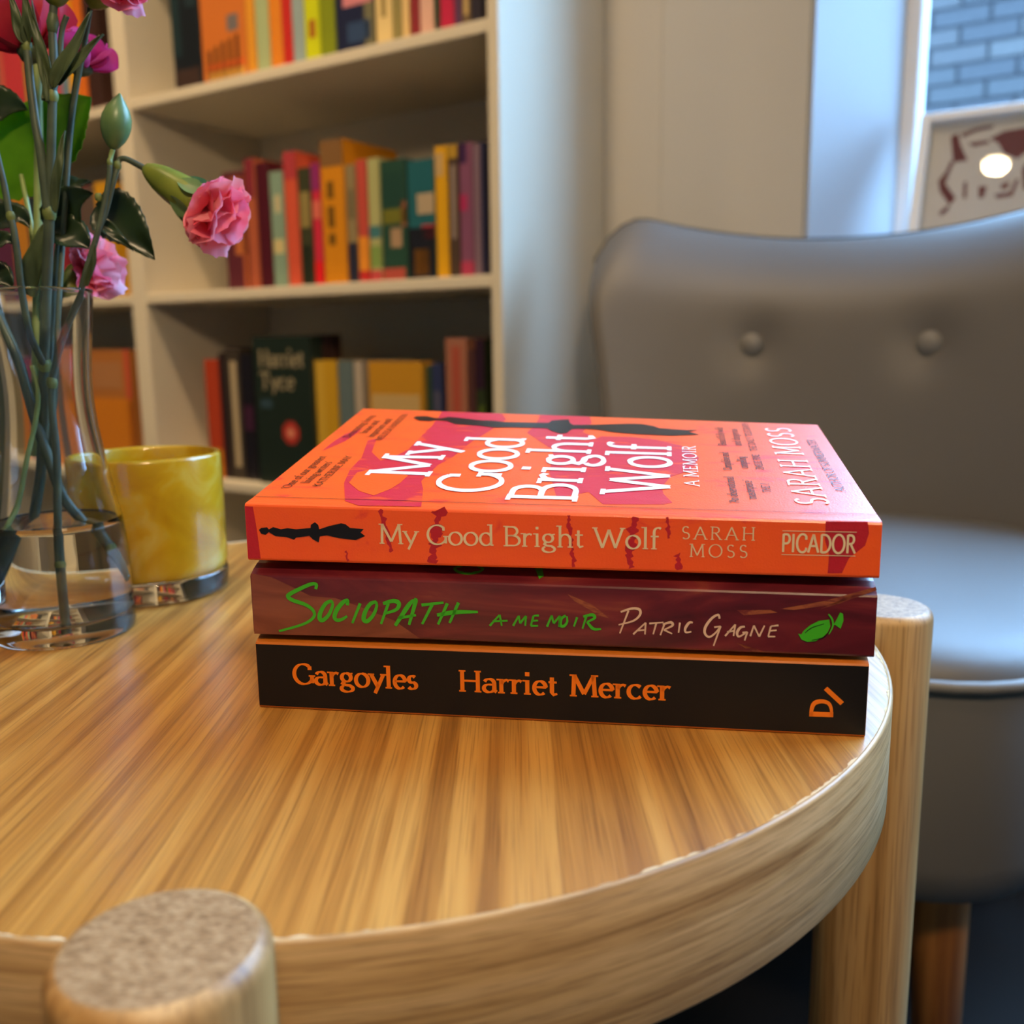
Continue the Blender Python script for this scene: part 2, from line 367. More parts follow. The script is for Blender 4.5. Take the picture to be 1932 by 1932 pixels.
top = [  # x0, x1, height, colour, words, bands
 (328, 381, .235, '#141a22', 'black and navy thick', [(.0, .3, .25, 1, '#1c3036'), (.05, .9, 0, .16, '#3a2a26'), (.55, .9, .55, .75, '#22323a')]),
 (383, 467, .215, '#c8702e', 'orange illustrated', [(.1, .95, .03, .1, '#d9a24a'), (.12, .2, .03, .26, '#4a2c14'), (.28, .36, .03, .28, '#54330f'), (.44, .52, .03, .3, '#4f3014'), (.6, .68, .03, .31, '#54330f'), (.76, .84, .03, .33, '#4a2c14'), (.1, .95, .12, .16, '#d9622c'), (.6, .85, .36, .47, '#6f6a6c')]),
 (468, 484, .20, '#d9952e', 'amber slim', [(.1, .9, .6, .9, '#c8324a')]),
 (486, 511, .205, '#a3b286', 'pale sage green', []),
 (512, 535, .215, '#d98226', 'tangerine', []),
 (536, 554, .155, '#c02a26', 'short scarlet', []),
 (555, 577, .2, '#8fa3a8', 'dusty blue', [(.1, .9, .75, .9, '#b04a3a')]),
 (578, 606, .21, '#c3cc14', 'acid yellow', [(.3, .75, .18, .3, '#a05a20')]),
 (607, 635, .2, '#7d8a1a', 'olive lime', []),
 (637, 710, .225, '#1b2140', 'wide midnight blue', [(.2, .95, .3, .45, '#c9808a'), (.3, .9, .08, .2, '#2f4468'), (.75, 1, .02, .3, '#6d6a52')]),
 (712, 743, .21, '#dcc48a', 'cream', [(.35, .65, .2, .8, '#8d7a4a')]),
 (744, 760, .2, '#8f8452', 'khaki', []),
 (761, 775, .205, '#d9bb82', 'sand coloured slim', []),
 (777, 794, .2, '#8a2c34', 'brick red', []),
 (795, 821, .21, '#d3a99a', 'pale pink', []),
 (822, 832, .2, '#2c4030', 'very thin forest green', []),
 (833, 859, .2, '#b8244a', 'crimson', []),
 (860, 873, .2, '#5a3a5c', 'plum slim', []),
 (874, 890, .205, '#6b5a44', 'tan and brown', [(.2, .8, .1, .6, '#b59a68')]),
 (891, 911, .2, '#2b2734', 'charcoal end', []),
]
for x0, x1, h, c, w, b in top:
    shelf_book(x0, x1, 110, ZT[3], 0, c, f'{w} paperback on the upper shelf of the bookcase', 'paperbacks on the upper shelf', b, h=h)
mid = [
 (428, 468, 322, '#5a2430', 'maroon and orange', [(.45, 1, .3, .95, '#b8683a'), (.0, .4, .62, .95, '#7a2c34'), (.8, 1, 0, .95, '#a85632')]),
 (470, 489, 297, '#a8563a', 'terracotta', [(.1, .9, .7, 1, '#7a2434')]),
 (491, 514, 305, '#4a1020', 'dark burgundy', []),
 (516, 541, 322, '#7c9686', 'pale teal', [(.1, .9, .3, .42, '#c4b684'), (.3, .8, .65, .8, '#b8b08c')]),
 (543, 567, 284, '#c8523a', 'coral red', [(.0, 1, .8, 1, '#a83a40')]),
 (569, 592, 315, '#3a3c28', 'dark olive', [(.1, .9, .5, .8, '#8a7a48'), (.1, .9, 0, .35, '#22281c')]),
 (594, 610, 307, '#c42a44', 'raspberry', [(.0, 1, .78, 1, '#8a2a6a'), (.0, 1, 0, .2, '#d41a24'), (0, 1, .55, .7, '#d0685a')]),
 (612, 655, 262, '#c98214', 'thick amber', [(.25, .55, .28, .36, '#6a4a10'), (.25, .55, .4, .55, '#6a4a10'), (.25, .55, .6, .72, '#6a4a10'), (0, 1, .82, 1, '#7d5a34')]),
 (658, 676, 310, '#8a7a58', 'stone beige', [(.0, 1, 0, .35, '#26283c'), (.2, .8, .55, .8, '#6a6048')]),
 (678, 697, 300, '#b84a3e', 'salmon and yellow', [(.0, 1, .1, .38, '#d98a2c'), (0, 1, 0, .1, '#b82a2a')]),
 (699, 721, 297, '#a4a470', 'pale lime', [(.0, 1, .12, .3, '#7a9450'), (.0, 1, .36, .46, '#3f7278'), (0, 1, 0, .1, '#b8484a')]),
 (723, 770, 300, '#24463a', 'wide bottle green', [(.1, .9, .62, .9, '#1f4038'), (.05, 1, .48, .6, '#6a6a24'), (.35, .8, .28, .44, '#a08468'), (0, .9, 0, .11, '#a84a40'), (.8, 1, .45, .66, '#8a5a40')]),
 (773, 823, 300, '#1f5a64', 'teal and black', [(.35, 1, .55, .72, '#a8967c'), (.0, 1, 0, .44, '#181a24'), (.5, 1, .34, .46, '#a83a44'), (.2, .75, .04, .26, '#a8702a')]),
 (825, 848, 275, '#d09c14', 'sunflower yellow', [(.0, .7, .78, .95, '#b89a68')]),
 (849, 868, 272, '#4a3a30', 'dark brown', [(.3, .75, .3, .85, '#8a7a72'), (0, 1, .9, 1, '#a8842c')]),
 (870, 895, 268, '#7a4a68', 'mauve and pink', [(.0, .6, .85, 1, '#3a2048'), (.0, .6, .5, .62, '#a02a5a'), (0, 1, 0, .12, '#a83a5a')]),
 (896, 909, 270, '#7a6474', 'dusty lilac', []),
 (910, 917, 266, '#2a2c4c', 'navy end', []),
]
for x0, x1, y, c, w, b in mid:
    shelf_book(x0, x1, 480, ZT[2], y, c, f'{w} paperback on the middle shelf of the bookcase', 'paperbacks on the middle shelf', b)
low = [
 (393, 418, 678, '#a83a1e', 'rust red', [(0, 1, 0, .25, '#c8781e')], 0),
 (420, 430, 665, '#2a1c20', 'thin black', [], 0),
 (432, 458, 656, '#3a322c', 'charcoal with pale lettering', [(.35, .8, .1, .9, '#a8987c')], 0),
 (460, 482, 668, '#15121c', 'jet black', [(.1, .9, .4, .6, '#3a1a34')], 0),
 (485, 592, 634, '#1a2620', 'dark green face out', [(.1, .3, .52, .58, '#2f4450')], 1),
 (600, 631, 631, '#5a3c34', 'tall umber', [], 2),
 (594, 640, 680, '#b88e1e', 'mustard yellow', [(0, .5, 0, 1, '#c09a34')], 0),
 (642, 670, 680, '#5a6a6e', 'slate blue', [(.1, .9, .3, .4, '#a8a078')], 0),
 (672, 688, 681, '#a89c8e', 'off white slim', [], 0),
 (699, 800, 682, '#b88420', 'yellow and pink face out', [(.25, 1, .5, .58, '#a8324c'), (.35, .95, .36, .49, '#7a8684'), (.05, .95, .6, .76, '#b89a64'), (.3, 1, .15, .34, '#9a5a58')], 1),
 (802, 816, 690, '#2c4434', 'thin pine green', [], 0),
 (817, 837, 686, '#2a3258', 'royal blue', [(.2, .8, .5, .8, '#4a4a60')], 0),
 (844, 884, 638, '#9a6450', 'dusty rose', [(.3, .7, .5, .95, '#a04a3a'), (.1, .9, 0, .45, '#b07a4c')], 0),
 (886, 899, 660, '#4a2c2c', 'oxblood', [], 0),
 (900, 917, 640, '#28321c', 'black and green end', [(.3, 1, 0, .6, '#4a5a1c'), (0, 1, .7, 1, '#2a1428')], 0),
]
low_objs = {}
for x0, x1, y, c, w, b, mode in low:
    low_objs[w] = shelf_book(x0, x1, 800, ZT[1], y, c, f'{w} paperback on the lower shelf of the bookcase', 'paperbacks on the lower shelf', b,
               inset=(.02 if mode == 1 else .166 if mode == 2 else .03) , face=(mode == 1 or mode == 2))
lb = [ # bookcase further left
 (-60, -22, 3, .21, '#8a3440', 'dark rose'), (-20, 12, 3, .215, '#c86050', 'coral with grey title'), (13, 50, 3, .205, '#c23a44', 'watermelon red'), (52, 61, 3, .2, '#8a9a3a', 'thin moss green'), (63, 92, 3, .21, '#4a2c24', 'chocolate'),
 (94, 119, 3, .19, '#b84a5a', 'rose pink'), (120, 134, 3, .2, '#5f8098', 'sky blue'), (135, 149, 3, .2, '#d8a018', 'golden yellow'), (150, 168, 3, .2, '#d06a20', 'burnt orange'), (170, 196, 3, .21, '#3a2420', 'espresso brown'),
 (-60, -10, 2, .21, '#6a4a3c', 'taupe'), (-8, 30, 2, .2, '#5a2a4a', 'violet'), (32, 60, 2, .21, '#b87a2a', 'ochre'), (62, 100, 2, .2, '#24303a', 'ink blue'), (102, 130, 2, .2, '#8a2430', 'cherry red'), (132, 160, 2, .21, '#7a1c34', 'wine red'), (162, 190, 2, .2, '#5a4a44', 'grey brown'), (192, 222, 2, .205, '#c8921e', 'bright ochre'),
 (-60, -12, 1, .2, '#8a7a58', 'linen'), (-10, 20, 1, .2, '#c8781e', 'pumpkin'), (22, 50, 1, .21, '#7a3460', 'purple'), (52, 84, 1, .2, '#c8962c', 'honey'), (86, 112, 1, .2, '#b84a5c', 'bright pink'), (114, 142, 1, .19, '#c87a3a', 'apricot'), (144, 168, 1, .2, '#6a5a52', 'mushroom'),
]
for x0, x1, r, h, c, w in lb:
    yr = {3: 200, 2: 520, 1: 800}[r]
    nm = {3: 'upper', 2: 'middle', 1: 'lower'}[r]
    shelf_book(x0, x1, yr, ZT[r], 0, c, f'{w} paperback on the {nm} shelf behind the flowers', f'paperbacks on the left {nm} shelf', [(.3, .75, .35, .8, '#5a5a60')] if w.startswith('coral') else (), h=h)
shelf_book(176, 254, 800, ZT[1], 660, '#a86a34', 'orange paperback standing face out right of the vase on the lower shelf', 'paperbacks on the left lower shelf', [(0, 1, 0, .6, '#c8781e'), (.88, 1, 0, 1, '#c0523a'), (.1, .8, .68, .9, '#a8744a')], inset=.02, face=True)

# ------------------------------------------------------------------ armchair (local: x along the window wall, -y is the front)
ch = thing('armchair', 'grey upholstered buttoned armchair with wooden legs by the window', 'armchair', None, (.393, 1.144, 0), WALL_RZ)
def interp(x, T):
    if x <= T[0][0]: return T[0][1]
    for (a, b), (c, d) in zip(T, T[1:]):
        if x <= c:
            t = (x - a) / (c - a); return b + (d - b) * t
    return T[-1][1]
BW = [(.34, .245), (.45, .262), (.56, .281), (.63, .298), (.73, .326), (.77, .334), (.82, .337)]
BUT = [(-.105, .632), (.10, .632)]
def back_pt(a, b, off, scale):
    sgn = 1 if a > 0 else -1; aa = abs(a)
    topz = .762 + .040 * min(1, (aa / .82)) ** 2.0
    if aa > .80: topz -= .055 * ((aa - .80) / .20) ** 2.6
    zb = .36; zm = (zb + topz) / 2
    z = zb + (topz - zb) * b; w = interp(z, BW)
    s = a * w * (1 - .0 * b)
    y = (z - .63) * .20 - .075 * aa ** 2.6
    if off < .5:
        for (bx, bz) in BUT: y += .013 * math.exp(-((s - bx) ** 2 + (z - bz) ** 2) / (2 * .022 ** 2))
        y += .040 * max(0, (b - .76) / .24) ** 2
        y -= .016 * (1 - aa ** 4) * (1 - (2 * b - 1) ** 4)
    s *= scale; z = zm + (z - zm) * scale
    return Vector((s, y + off * .085, z))
NA, NB = 40, 26
mb = MB()
layers = [(0, .965), (.10, .988), (.3, 1.0), (.6, 1.0), (.88, .988), (1.0, .965)]
mb.grid(lambda i, j: back_pt(-1 + 2*i, j, 0, .965), NA, NB); mb.grid(lambda i, j: back_pt(1 - 2*i, j, 1, .965), NA, NB)
rim = [(-1 + 2*i/NA, 0) for i in range(NA)] + [(1, j/NB) for j in range(NB)] + [(1 - 2*i/NA, 1) for i in range(NA)] + [(-1, 1 - j/NB) for j in range(NB)]
nr = len(rim); vs = [back_pt(a, b, o, s) for o, s in layers for a, b in rim]
for k, (o, s) in enumerate(layers):          # keep first and last ring on the two faces
    pass
mb.add(vs, [(k*nr+i, k*nr+(i+1) % nr, (k+1)*nr+(i+1) % nr, (k+1)*nr+i) for k in range(len(layers)-1) for i in range(nr)], True)
fixn(mb.build('backrest', M['fabric'], ch))
for bx, bz in BUT:
    y = (bz - .63) * .20 - .075 * (abs(bx) / .298) ** 2.6 - .016 + .013
    mb = MB(); prof = [(.0145 * math.sin(q * math.pi / 12), .009 * math.cos(q * math.pi / 12)) for q in range(13)]
    mb.lathe(prof, n=20); mb.v = [(p[0] + bx, y - .002 - p[2], p[1] + bz) for p in mb.v]; fixn(mb.build('button', M['piping'], ch))
def seat_ring(off, z):
    out = []; hw, yf, yb, r = .272 + off, -.545 - off, -.01 + off, .10
    for cx, cy, a0 in ((hw - r, yf + r, -90), (hw - .05, yb - .05, 0), (-hw + .05, yb - .05, 90), (-hw + r, yf + r, 180)):
        rr = r if cy < -.2 else .05
        for k in range(9):
            a = R_(a0 + 90 * k / 8); out.append(Vector((cx + rr * math.cos(a), cy + rr * math.sin(a), z)))
    return out
mb = MB(); rings = [seat_ring(-.02, .258), seat_ring(-.004, .264), seat_ring(0, .29), seat_ring(0, .40), seat_ring(-.004, .4185)]
nr = len(rings[0]); mb.add([p for r in rings for p in r], [tuple(range(nr))[::-1]] + [(k*nr+i, k*nr+(i+1) % nr, (k+1)*nr+(i+1) % nr, (k+1)*nr+i) for k in range(4) for i in range(nr)], True)
fixn(mb.build('seat_base', M['fabric'], ch))
mb = MB(); base = seat_ring(-.002, .419); cen = Vector((0, -.29, 0)); lv = [(1, .4187), (.995, .426), (.97, .434), (.9, .441), (.75, .446), (.5, .450), (.25, .452)]
vs = [Vector((cen.x + (p.x - cen.x) * k, cen.y + (p.y - cen.y) * k, z)) for k, z in lv for p in base]
mb.add(vs, [(k*nr+i, k*nr+(i+1) % nr, (k+1)*nr+(i+1) % nr, (k+1)*nr+i) for k in range(len(lv)-1) for i in range(nr)] + [tuple(range((len(lv)-1)*nr, len(lv)*nr))], True)
fixn(mb.build('seat_cushion', M['fabric'], ch))
rg = seat_ring(.001, .4195); mb = MB(); mb.tube(rg + [rg[0]], .0042, 8, caps=False); fixn(mb.build('piping', M['piping'], ch))
for lx, ly, dx, dy in ((-.2, -.45, -.01, -.012), (.2, -.45, .01, -.012), (-.18, -.06, -.02, .04), (.18, -.06, .02, .04)):
    mb = MB(); mb.tube([(lx, ly, .262), (lx, ly, .25), (lx + dx, ly + dy, 0)], [.0225, .0225, .0135], 20); fixn(mb.build('leg', M['chairleg'], ch))

# ------------------------------------------------------------------ framed print leaning on the sill
th = R_(18)
FB = (.440, .062)
def Fp(a, b, c): return Wp(FB[0] + a, FB[1] + b * math.sin(th) - c * math.cos(th), SILL + .0002 + .022 * math.sin(th) + b * math.cos(th) + c * math.sin(th))
FW, FH, fb, fd = .30, .221, .0135, .022
pf = thing('picture_frame', 'white framed dark red print leaning on the window sill', 'picture', None, Fp(0, 0, 0))
pf0 = Fp(0, 0, 0)
def fpart(name, m, *b, bev=.0015): return fixn(MB().bbox(*b, bev, T=lambda a, bb, c: Fp(a, bb, c) - pf0).build(name, m, pf))
fpart('frame_bar', M['frame'], 0, fb, 0, FH, -fd, 0); fpart('frame_bar', M['frame'], FW - fb, FW, 0, FH, -fd, 0)
fpart('frame_bar', M['frame'], fb, FW - fb, 0, fb, -fd, 0); fpart('frame_bar', M['frame'], fb, FW - fb, FH - fb, FH, -fd, 0)
art = fpart('print_sheet', plain('art_paper', srgb('#cfc8bf'), .8, .2, var=.04, vscale=40), fb, FW - fb, fb, FH - fb, -.0175, -.0165, bev=.0002)
fpart('glazing', M['pane'], fb, FW - fb, fb, FH - fb, -.0062, -.0048, bev=.0002)
fn = -(UN * math.cos(th)) + Vector((0, 0, math.sin(th)))
def art_poly(pts, m):
    P0 = Fp(0, 0, -.0162)
    q = [on_plane(1500 + x / 4.39, y / 4.39, P0, fn) for x, y in pts]
    n = len(q); vs = [p - pf0 for p in q] + [p - pf0 - fn * .0004 for p in q]
    mb = MB(); mb.add(vs, [tuple(range(n)), tuple(range(n, 2*n))[::-1]] + [(i, n+i, n+(i+1) % n, (i+1) % n) for i in range(n)])
    o = fixn(mb.build('printed_shape', m, pf)); return o
ink = plain('dark_red_ink', srgb('#6a2f30'), .7, .2, var=.3, vscale=90)
for pts in ([(1290, 1130), (1350, 1105), (1372, 1200), (1430, 1330), (1310, 1345)], [(1370, 1110), (1500, 1060), (1640, 1035), (1640, 1060), (1500, 1090), (1390, 1140)],
            [(1610, 1150), (1730, 1085), (1950, 1050), (1950, 1230), (1840, 1315), (1730, 1270), (1680, 1180)], [(1430, 1185), (1600, 1160), (1610, 1185), (1480, 1215)],
            [(1185, 1500), (1250, 1420), (1290, 1330), (1320, 1340), (1280, 1430), (1245, 1520), (1330, 1640), (1280, 1700), (1200, 1590)], [(1190, 1760), (1280, 1690), (1270, 1740), (1210, 1790)],
            [(1650, 1610), (1780, 1590), (1830, 1480), (1856, 1486), (1800, 1625), (1670, 1645)], [(1395, 1510), (1425, 1505), (1420, 1640), (1390, 1645)], [(1520, 1545), (1590, 1540), (1560, 1640), (1520, 1640)],
            [(1700, 1530), (1780, 1500), (1760, 1560), (1710, 1570)], [(1880, 1400), (1950, 1300), (1950, 1600), (1890, 1560)]):
    art_poly(pts, ink)

# ================================================================== side table
TX, TY, TR = -.0693, .3929, .2163
tb = thing('side_table', 'round oak side table with four round legs rising past its edge', 'table', None, (TX, TY, 0))
mb = MB(); mb.lathe([(0, TZ), (.05, TZ), (.1, TZ), (.15, TZ), (.2148, TZ), (.2148, TZ - .018), (0, TZ - .018)], n=128, smooth=False); fixn(mb.build('tabletop', M['top'], tb))
mb = MB(); mb.lathe([(.2148, TZ - .04), (.2148, TZ + .0001), (.2151, TZ + .0003), (.2156, TZ + .0003), (.2161, TZ - .0002), (.2163, TZ - .001), (.2163, TZ - .0392), (.2158, TZ - .04), (.2148, TZ - .04)], n=160, smooth=True); fixn(mb.build('edge_band', M['band'], tb))
mb = MB(); nj = 900; vs = []; fs = []
rr = 0
for i in range(nj):                                      # chipped pale line where veneer meets the band
    a = 2*math.pi*i/nj; rr = max(0, min(1, rr + random.uniform(-.55, .55)))
    w = .00015 + .0009 * (rr ** 2.2)
    for r, z in ((.2149 - w, TZ + .00012), (.2150, TZ + .00034)): vs.append((r*math.cos(a), r*math.sin(a), z))
for i in range(nj): k = (i+1) % nj; fs.append((2*i, 2*i+1, 2*k+1, 2*k))
mb.add(vs, fs); mb.build('veneer_joint', plain('raw_veneer_edge', srgb('#e3c79c'), .7, .2), tb)
for k in range(4):
    a = R_(90 * k); cx, cy = .2268 * math.cos(a), .2268 * math.sin(a); lr = .0212; zt = TZ + .0085
    mb = MB(); prof = [(0, 0), (lr - .001, 0), (lr, .001), (lr, zt - .0045)] + [(lr - .0035 * (1 - math.cos(q * math.pi / 12)), zt - .0045 + .0045 * math.sin(q * math.pi / 12)) for q in range(1, 6)]
    mb.lathe(prof, (0, 0, 0), 40); leg = fixn(mb.build('leg', M['leg'], tb, (cx, cy, 0)))
    mb = MB(); mb.lathe([(lr - .0035 * (1 - math.cos(5 * math.pi / 12)), zt - .0045 + .0045 * math.sin(5 * math.pi / 12)), (lr - .0038, zt - .00005), (lr - .006, zt), (0, zt)], (0, 0, 0), 40)
    mb.v = [tuple(v) for v in mb.v]; e_ = fixn(mb.build('leg_top', M['endgrain'], leg))

# ================================================================== lettering: a small roman stroke alphabet
def arc(cx, cy, rx, ry, a0, a1, n=14): return [(cx + rx*math.cos(R_(a0 + (a1-a0)*i/n)), cy + ry*math.sin(R_(a0 + (a1-a0)*i/n))) for i in range(n+1)]
XH = .64
def S_(x, y, w=.1): return [(x - w, y), (x + w, y)]
def LS(x0, x1, y): return ('s', [(x0, y), (x1, y)])
def o_(cx, rx=.26): return arc(cx, XH/2, rx, XH/2 + .012, 90, 450, 26)
GL_ = {
 'A': (.86, [[(.06, 0), (.42, 1)], [(.42, 1), (.80, 0)], [(.2, .36), (.66, .36)]], [(.06, 0), (.8, 0)]),
 'B': (.74, [[(.14, 0), (.14, 1)], [(.14, .98), (.36, .98)] + arc(.38, .76, .2, .22, 90, -90)[1:] + [(.14, .53)], [(.14, .53), (.40, .53)] + arc(.42, .275, .25, .255, 90, -90)[1:] + [(.14, .02)]], [(.12, 0), (.12, 1)]),
 'C': (.84, [arc(.48, .5, .4, .5, 48, 312, 24), [(.745, .90), (.75, .70)], [(.745, .10), (.78, .26)]], []),
 'D': (.88, [[(.14, 0), (.14, 1)], [(.14, .98), (.34, .98)] + arc(.36, .5, .42, .48, 90, -90, 20)[1:] + [(.14, .02)]], [(.12, 0), (.12, 1)]),
 'E': (.68, [[(.14, 0), (.14, 1)], [(.14, .98), (.58, .98), (.59, .84)], [(.14, .52), (.48, .52)], [(.14, .02), (.60, .02), (.63, .18)]], [(.12, 0), (.12, 1)]),
 'F': (.62, [[(.14, 0), (.14, 1)], [(.14, .98), (.56, .98), (.57, .82)], [(.14, .52), (.46, .52)]], [(.14, 0), (.12, 1)]),
 'G': (.92, [arc(.48, .5, .4, .5, 50, 330, 26), [(.74, .91), (.745, .72)], [(.83, .06), (.83, .42)]], [(.83, .42)]),
 'H': (.92, [[(.16, 0), (.16, 1)], [(.76, 0), (.76, 1)], [(.16, .52), (.76, .52)]], [(.16, 0), (.16, 1), (.76, 0), (.76, 1)]),
 'I': (.36, [[(.18, 0), (.18, 1)]], [(.18, 0), (.18, 1)]),
 'K': (.82, [[(.16, 0), (.16, 1)], [(.68, 1), (.18, .48)], [(.30, .58), (.74, 0)]], [(.16, 0), (.16, 1), (.68, 1), (.74, 0)]),
 'L': (.62, [[(.15, 0), (.15, 1)], [(.15, .02), (.56, .02), (.59, .2)]], [(.13, 0), (.15, 1)]),
 'M': (1.04, [[(.12, 0), (.15, 1)], [(.15, 1), (.52, .10)], [(.52, .10), (.87, 1)], [(.87, 1), (.92, 0)]], [(.12, 0), (.92, 0), (.11, 1), (.91, 1)]),
 'N': (.9, [[(.15, 0), (.15, 1)], [(.15, 1), (.76, 0)], [(.76, 0), (.76, 1)]], [(.15, 0), (.13, 1), (.76, 1)]),
 'O': (.98, [arc(.49, .5, .42, .505, 90, 450, 32)], []),
 'P': (.68, [[(.15, 0), (.15, 1)], [(.15, .98), (.36, .98)] + arc(.38, .73, .23, .25, 90, -90)[1:] + [(.15, .47)]], [(.15, 0), (.13, 1)]),
 'R': (.78, [[(.15, 0), (.15, 1)], [(.15, .98), (.36, .98)] + arc(.38, .75, .21, .23, 90, -90)[1:] + [(.15, .51)], [(.36, .51), (.70, 0)]], [(.15, 0), (.13, 1), (.70, 0)]),
 'S': (.62, [arc(.31, .745, .2, .245, 35, 250, 14) + [(.36, .50)] + arc(.31, .255, .225, .25, 70, -145, 16)], []),
 'T': (.76, [[(.38, 0), (.38, .98)], [(.05, .84), (.06, .98), (.70, .98), (.71, .84)]], [(.38, 0)]),
 'U': (.88, [[(.15, 1), (.15, .34)] + arc(.44, .34, .29, .34, 180, 360, 16) + [(.73, 1)]], [(.15, 1), (.73, 1)]),
 'W': (1.28, [[(.08, 1), (.38, 0)], [(.38, 0), (.64, .92)], [(.64, .92), (.90, 0)], [(.90, 0), (1.18, 1)]], [(.08, 1), (1.18, 1)]),
 'Y': (.8, [[(.06, 1), (.40, .46)], [(.74, 1), (.40, .46)], [(.40, .46), (.40, 0)]], [(.06, 1), (.74, 1), (.4, 0)]),
 'a': (.60, [arc(.28, .44, .19, .21, 160, 0, 10) + [(.47, .10), (.56, .02)], [(.47, .38)] + arc(.27, .19, .2, .19, 80, 330, 14)], []),
 'b': (.66, [[(.13, 0), (.13, 1.06)], arc(.34, XH/2, .24, XH/2, 150, -150, 20)], [(.09, 1.06)]),
 'c': (.56, [arc(.31, XH/2, .25, XH/2 + .01, 45, 320, 18)], []),
 'd': (.68, [[(.52, .0), (.52, 1.06)], arc(.31, XH/2, .24, XH/2, 30, 330, 20), [(.52, .02), (.62, .02)]], [(.48, 1.06)]),
 'e': (.58, [[(.09, .35), (.52, .35)] + arc(.31, XH/2, .22, XH/2 + .01, 10, 315, 22)], []),
 'f': (.40, [[(.18, 0), (.18, .82)] + arc(.34, .84, .16, .22, 180, 50, 9), [(.05, XH - .02), (.36, XH - .02)]], [(.18, 0)]),
 'g': (.62, [arc(.28, .43, .19, .21, 90, 450, 20), [(.40, .60), (.55, .64)], [(.18, .25), (.13, .12), (.22, .05), (.42, .03)] + arc(.30, -.13, .24, .16, 55, -235, 20)], []),
 'h': (.70, [[(.14, 0), (.14, 1.06)], arc(.35, .40, .20, .24, 165, 0, 12) + [(.55, 0)]], [(.14, 0), (.10, 1.06), (.55, 0)]),
 'i': (.34, [[(.17, 0), (.17, XH)], [(.17, .87), (.171, .92)]], [(.17, 0), (.12, XH)]),
 'k': (.64, [[(.14, 0), (.14, 1.06)], [(.50, XH), (.16, .30)], [(.26, .40), (.56, 0)]], [(.14, 0), (.5, XH), (.56, 0)]),
 'l': (.32, [[(.16, 0), (.16, 1.06)]], [(.16, 0), (.11, 1.06)]),
 'm': (1.04, [[(.14, 0), (.14, XH)], arc(.33, .40, .18, .24, 165, 0, 10) + [(.51, 0)], arc(.70, .40, .18, .24, 165, 0, 10) + [(.88, 0)]], [(.14, 0), (.51, 0), (.88, 0), (.09, XH)]),
 'n': (.70, [[(.14, 0), (.14, XH)], arc(.35, .40, .20, .24, 165, 0, 12) + [(.55, 0)]], [(.14, 0), (.09, XH), (.55, 0)]),
 'o': (.64, [o_(.32)], []),
 'p': (.66, [[(.14, -.32), (.14, XH)], arc(.35, XH/2, .24, XH/2, 150, -150, 20)], [(.14, -.32), (.09, XH)]),
 'r': (.48, [[(.14, 0), (.14, XH)], [(.14, .42), (.22, .58), (.34, .64), (.43, .58)]], [(.14, 0), (.09, XH)]),
 's': (.48, [arc(.24, .47, .14, .165, 40, 250, 12) + [(.28, .32)] + arc(.23, .165, .165, .165, 70, -150, 14)], []),
 't': (.42, [[(.18, .86), (.18, .12), (.24, .01), (.38, .06)], [(.05, XH - .02), (.36, XH - .02)]], []),
 'u': (.70, [[(.14, XH), (.14, .20)] + arc(.33, .20, .19, .2, 180, 330, 10), [(.54, XH), (.54, .02), (.63, .02)]], [(.10, XH), (.50, XH)]),
 'v': (.62, [[(.06, XH), (.31, 0)], [(.56, XH), (.31, 0)]], [(.06, XH), (.56, XH)]),
 'w': (.90, [[(.05, XH), (.25, 0)], [(.25, 0), (.45, .58)], [(.45, .58), (.65, 0)], [(.65, 0), (.85, XH)]], [(.05, XH), (.85, XH)]),
 'y': (.62, [[(.06, XH), (.33, .02)], [(.57, XH), (.33, .02), (.20, -.30)]], [(.06, XH), (.57, XH)]),
 "'": (.22, [[(.11, 1.02), (.08, .80)]], []), ',': (.26, [[(.13, .06), (.08, -.14)]], []), ' ': (.34, [], []), '-': (.4, [[(.06, .3), (.34, .3)]], []),
}
def text_strokes(txt, cap, x0, y0, width=None, thick=.125, thin=.05, track=0, serif=.075, sans=False, sth=.045):
    adv = sum(GL_[c][0] + track for c in txt) - track
    kx = cap if width is None else width / adv
    out = []; x = 0
    for c in txt:
        w, strokes, ser = GL_[c]
        for st in strokes:
            pts = [(x0 + (x + px) * kx, y0 + py * cap) for px, py in st]
            ws = []
            for i in range(len(st)):
                a = st[max(i-1, 0)]; b = st[min(i+1, len(st)-1)]
                ang = math.atan2(b[1]-a[1], b[0]-a[0])
                ws.append(((thick + thin)/2 if sans else thin + (thick - thin) * abs(math.sin(ang - R_(12)))) * cap)
            if c == 'i' and len(st) == 2 and st[0][1] > .8: ws = [thick * 1.05 * cap] * 2; pts[1] = (pts[1][0], pts[0][1] + thick * cap)
            out.append((pts, ws))
        if not sans:
            for sx, sy in ser: out.append(([(x0 + (x + sx - serif) * kx - thick*.45*cap, y0 + sy * cap), (x0 + (x + sx + serif) * kx + thick*.45*cap, y0 + sy * cap)], [sth * cap * 1.3] * 2))
        x += w + track
    return out
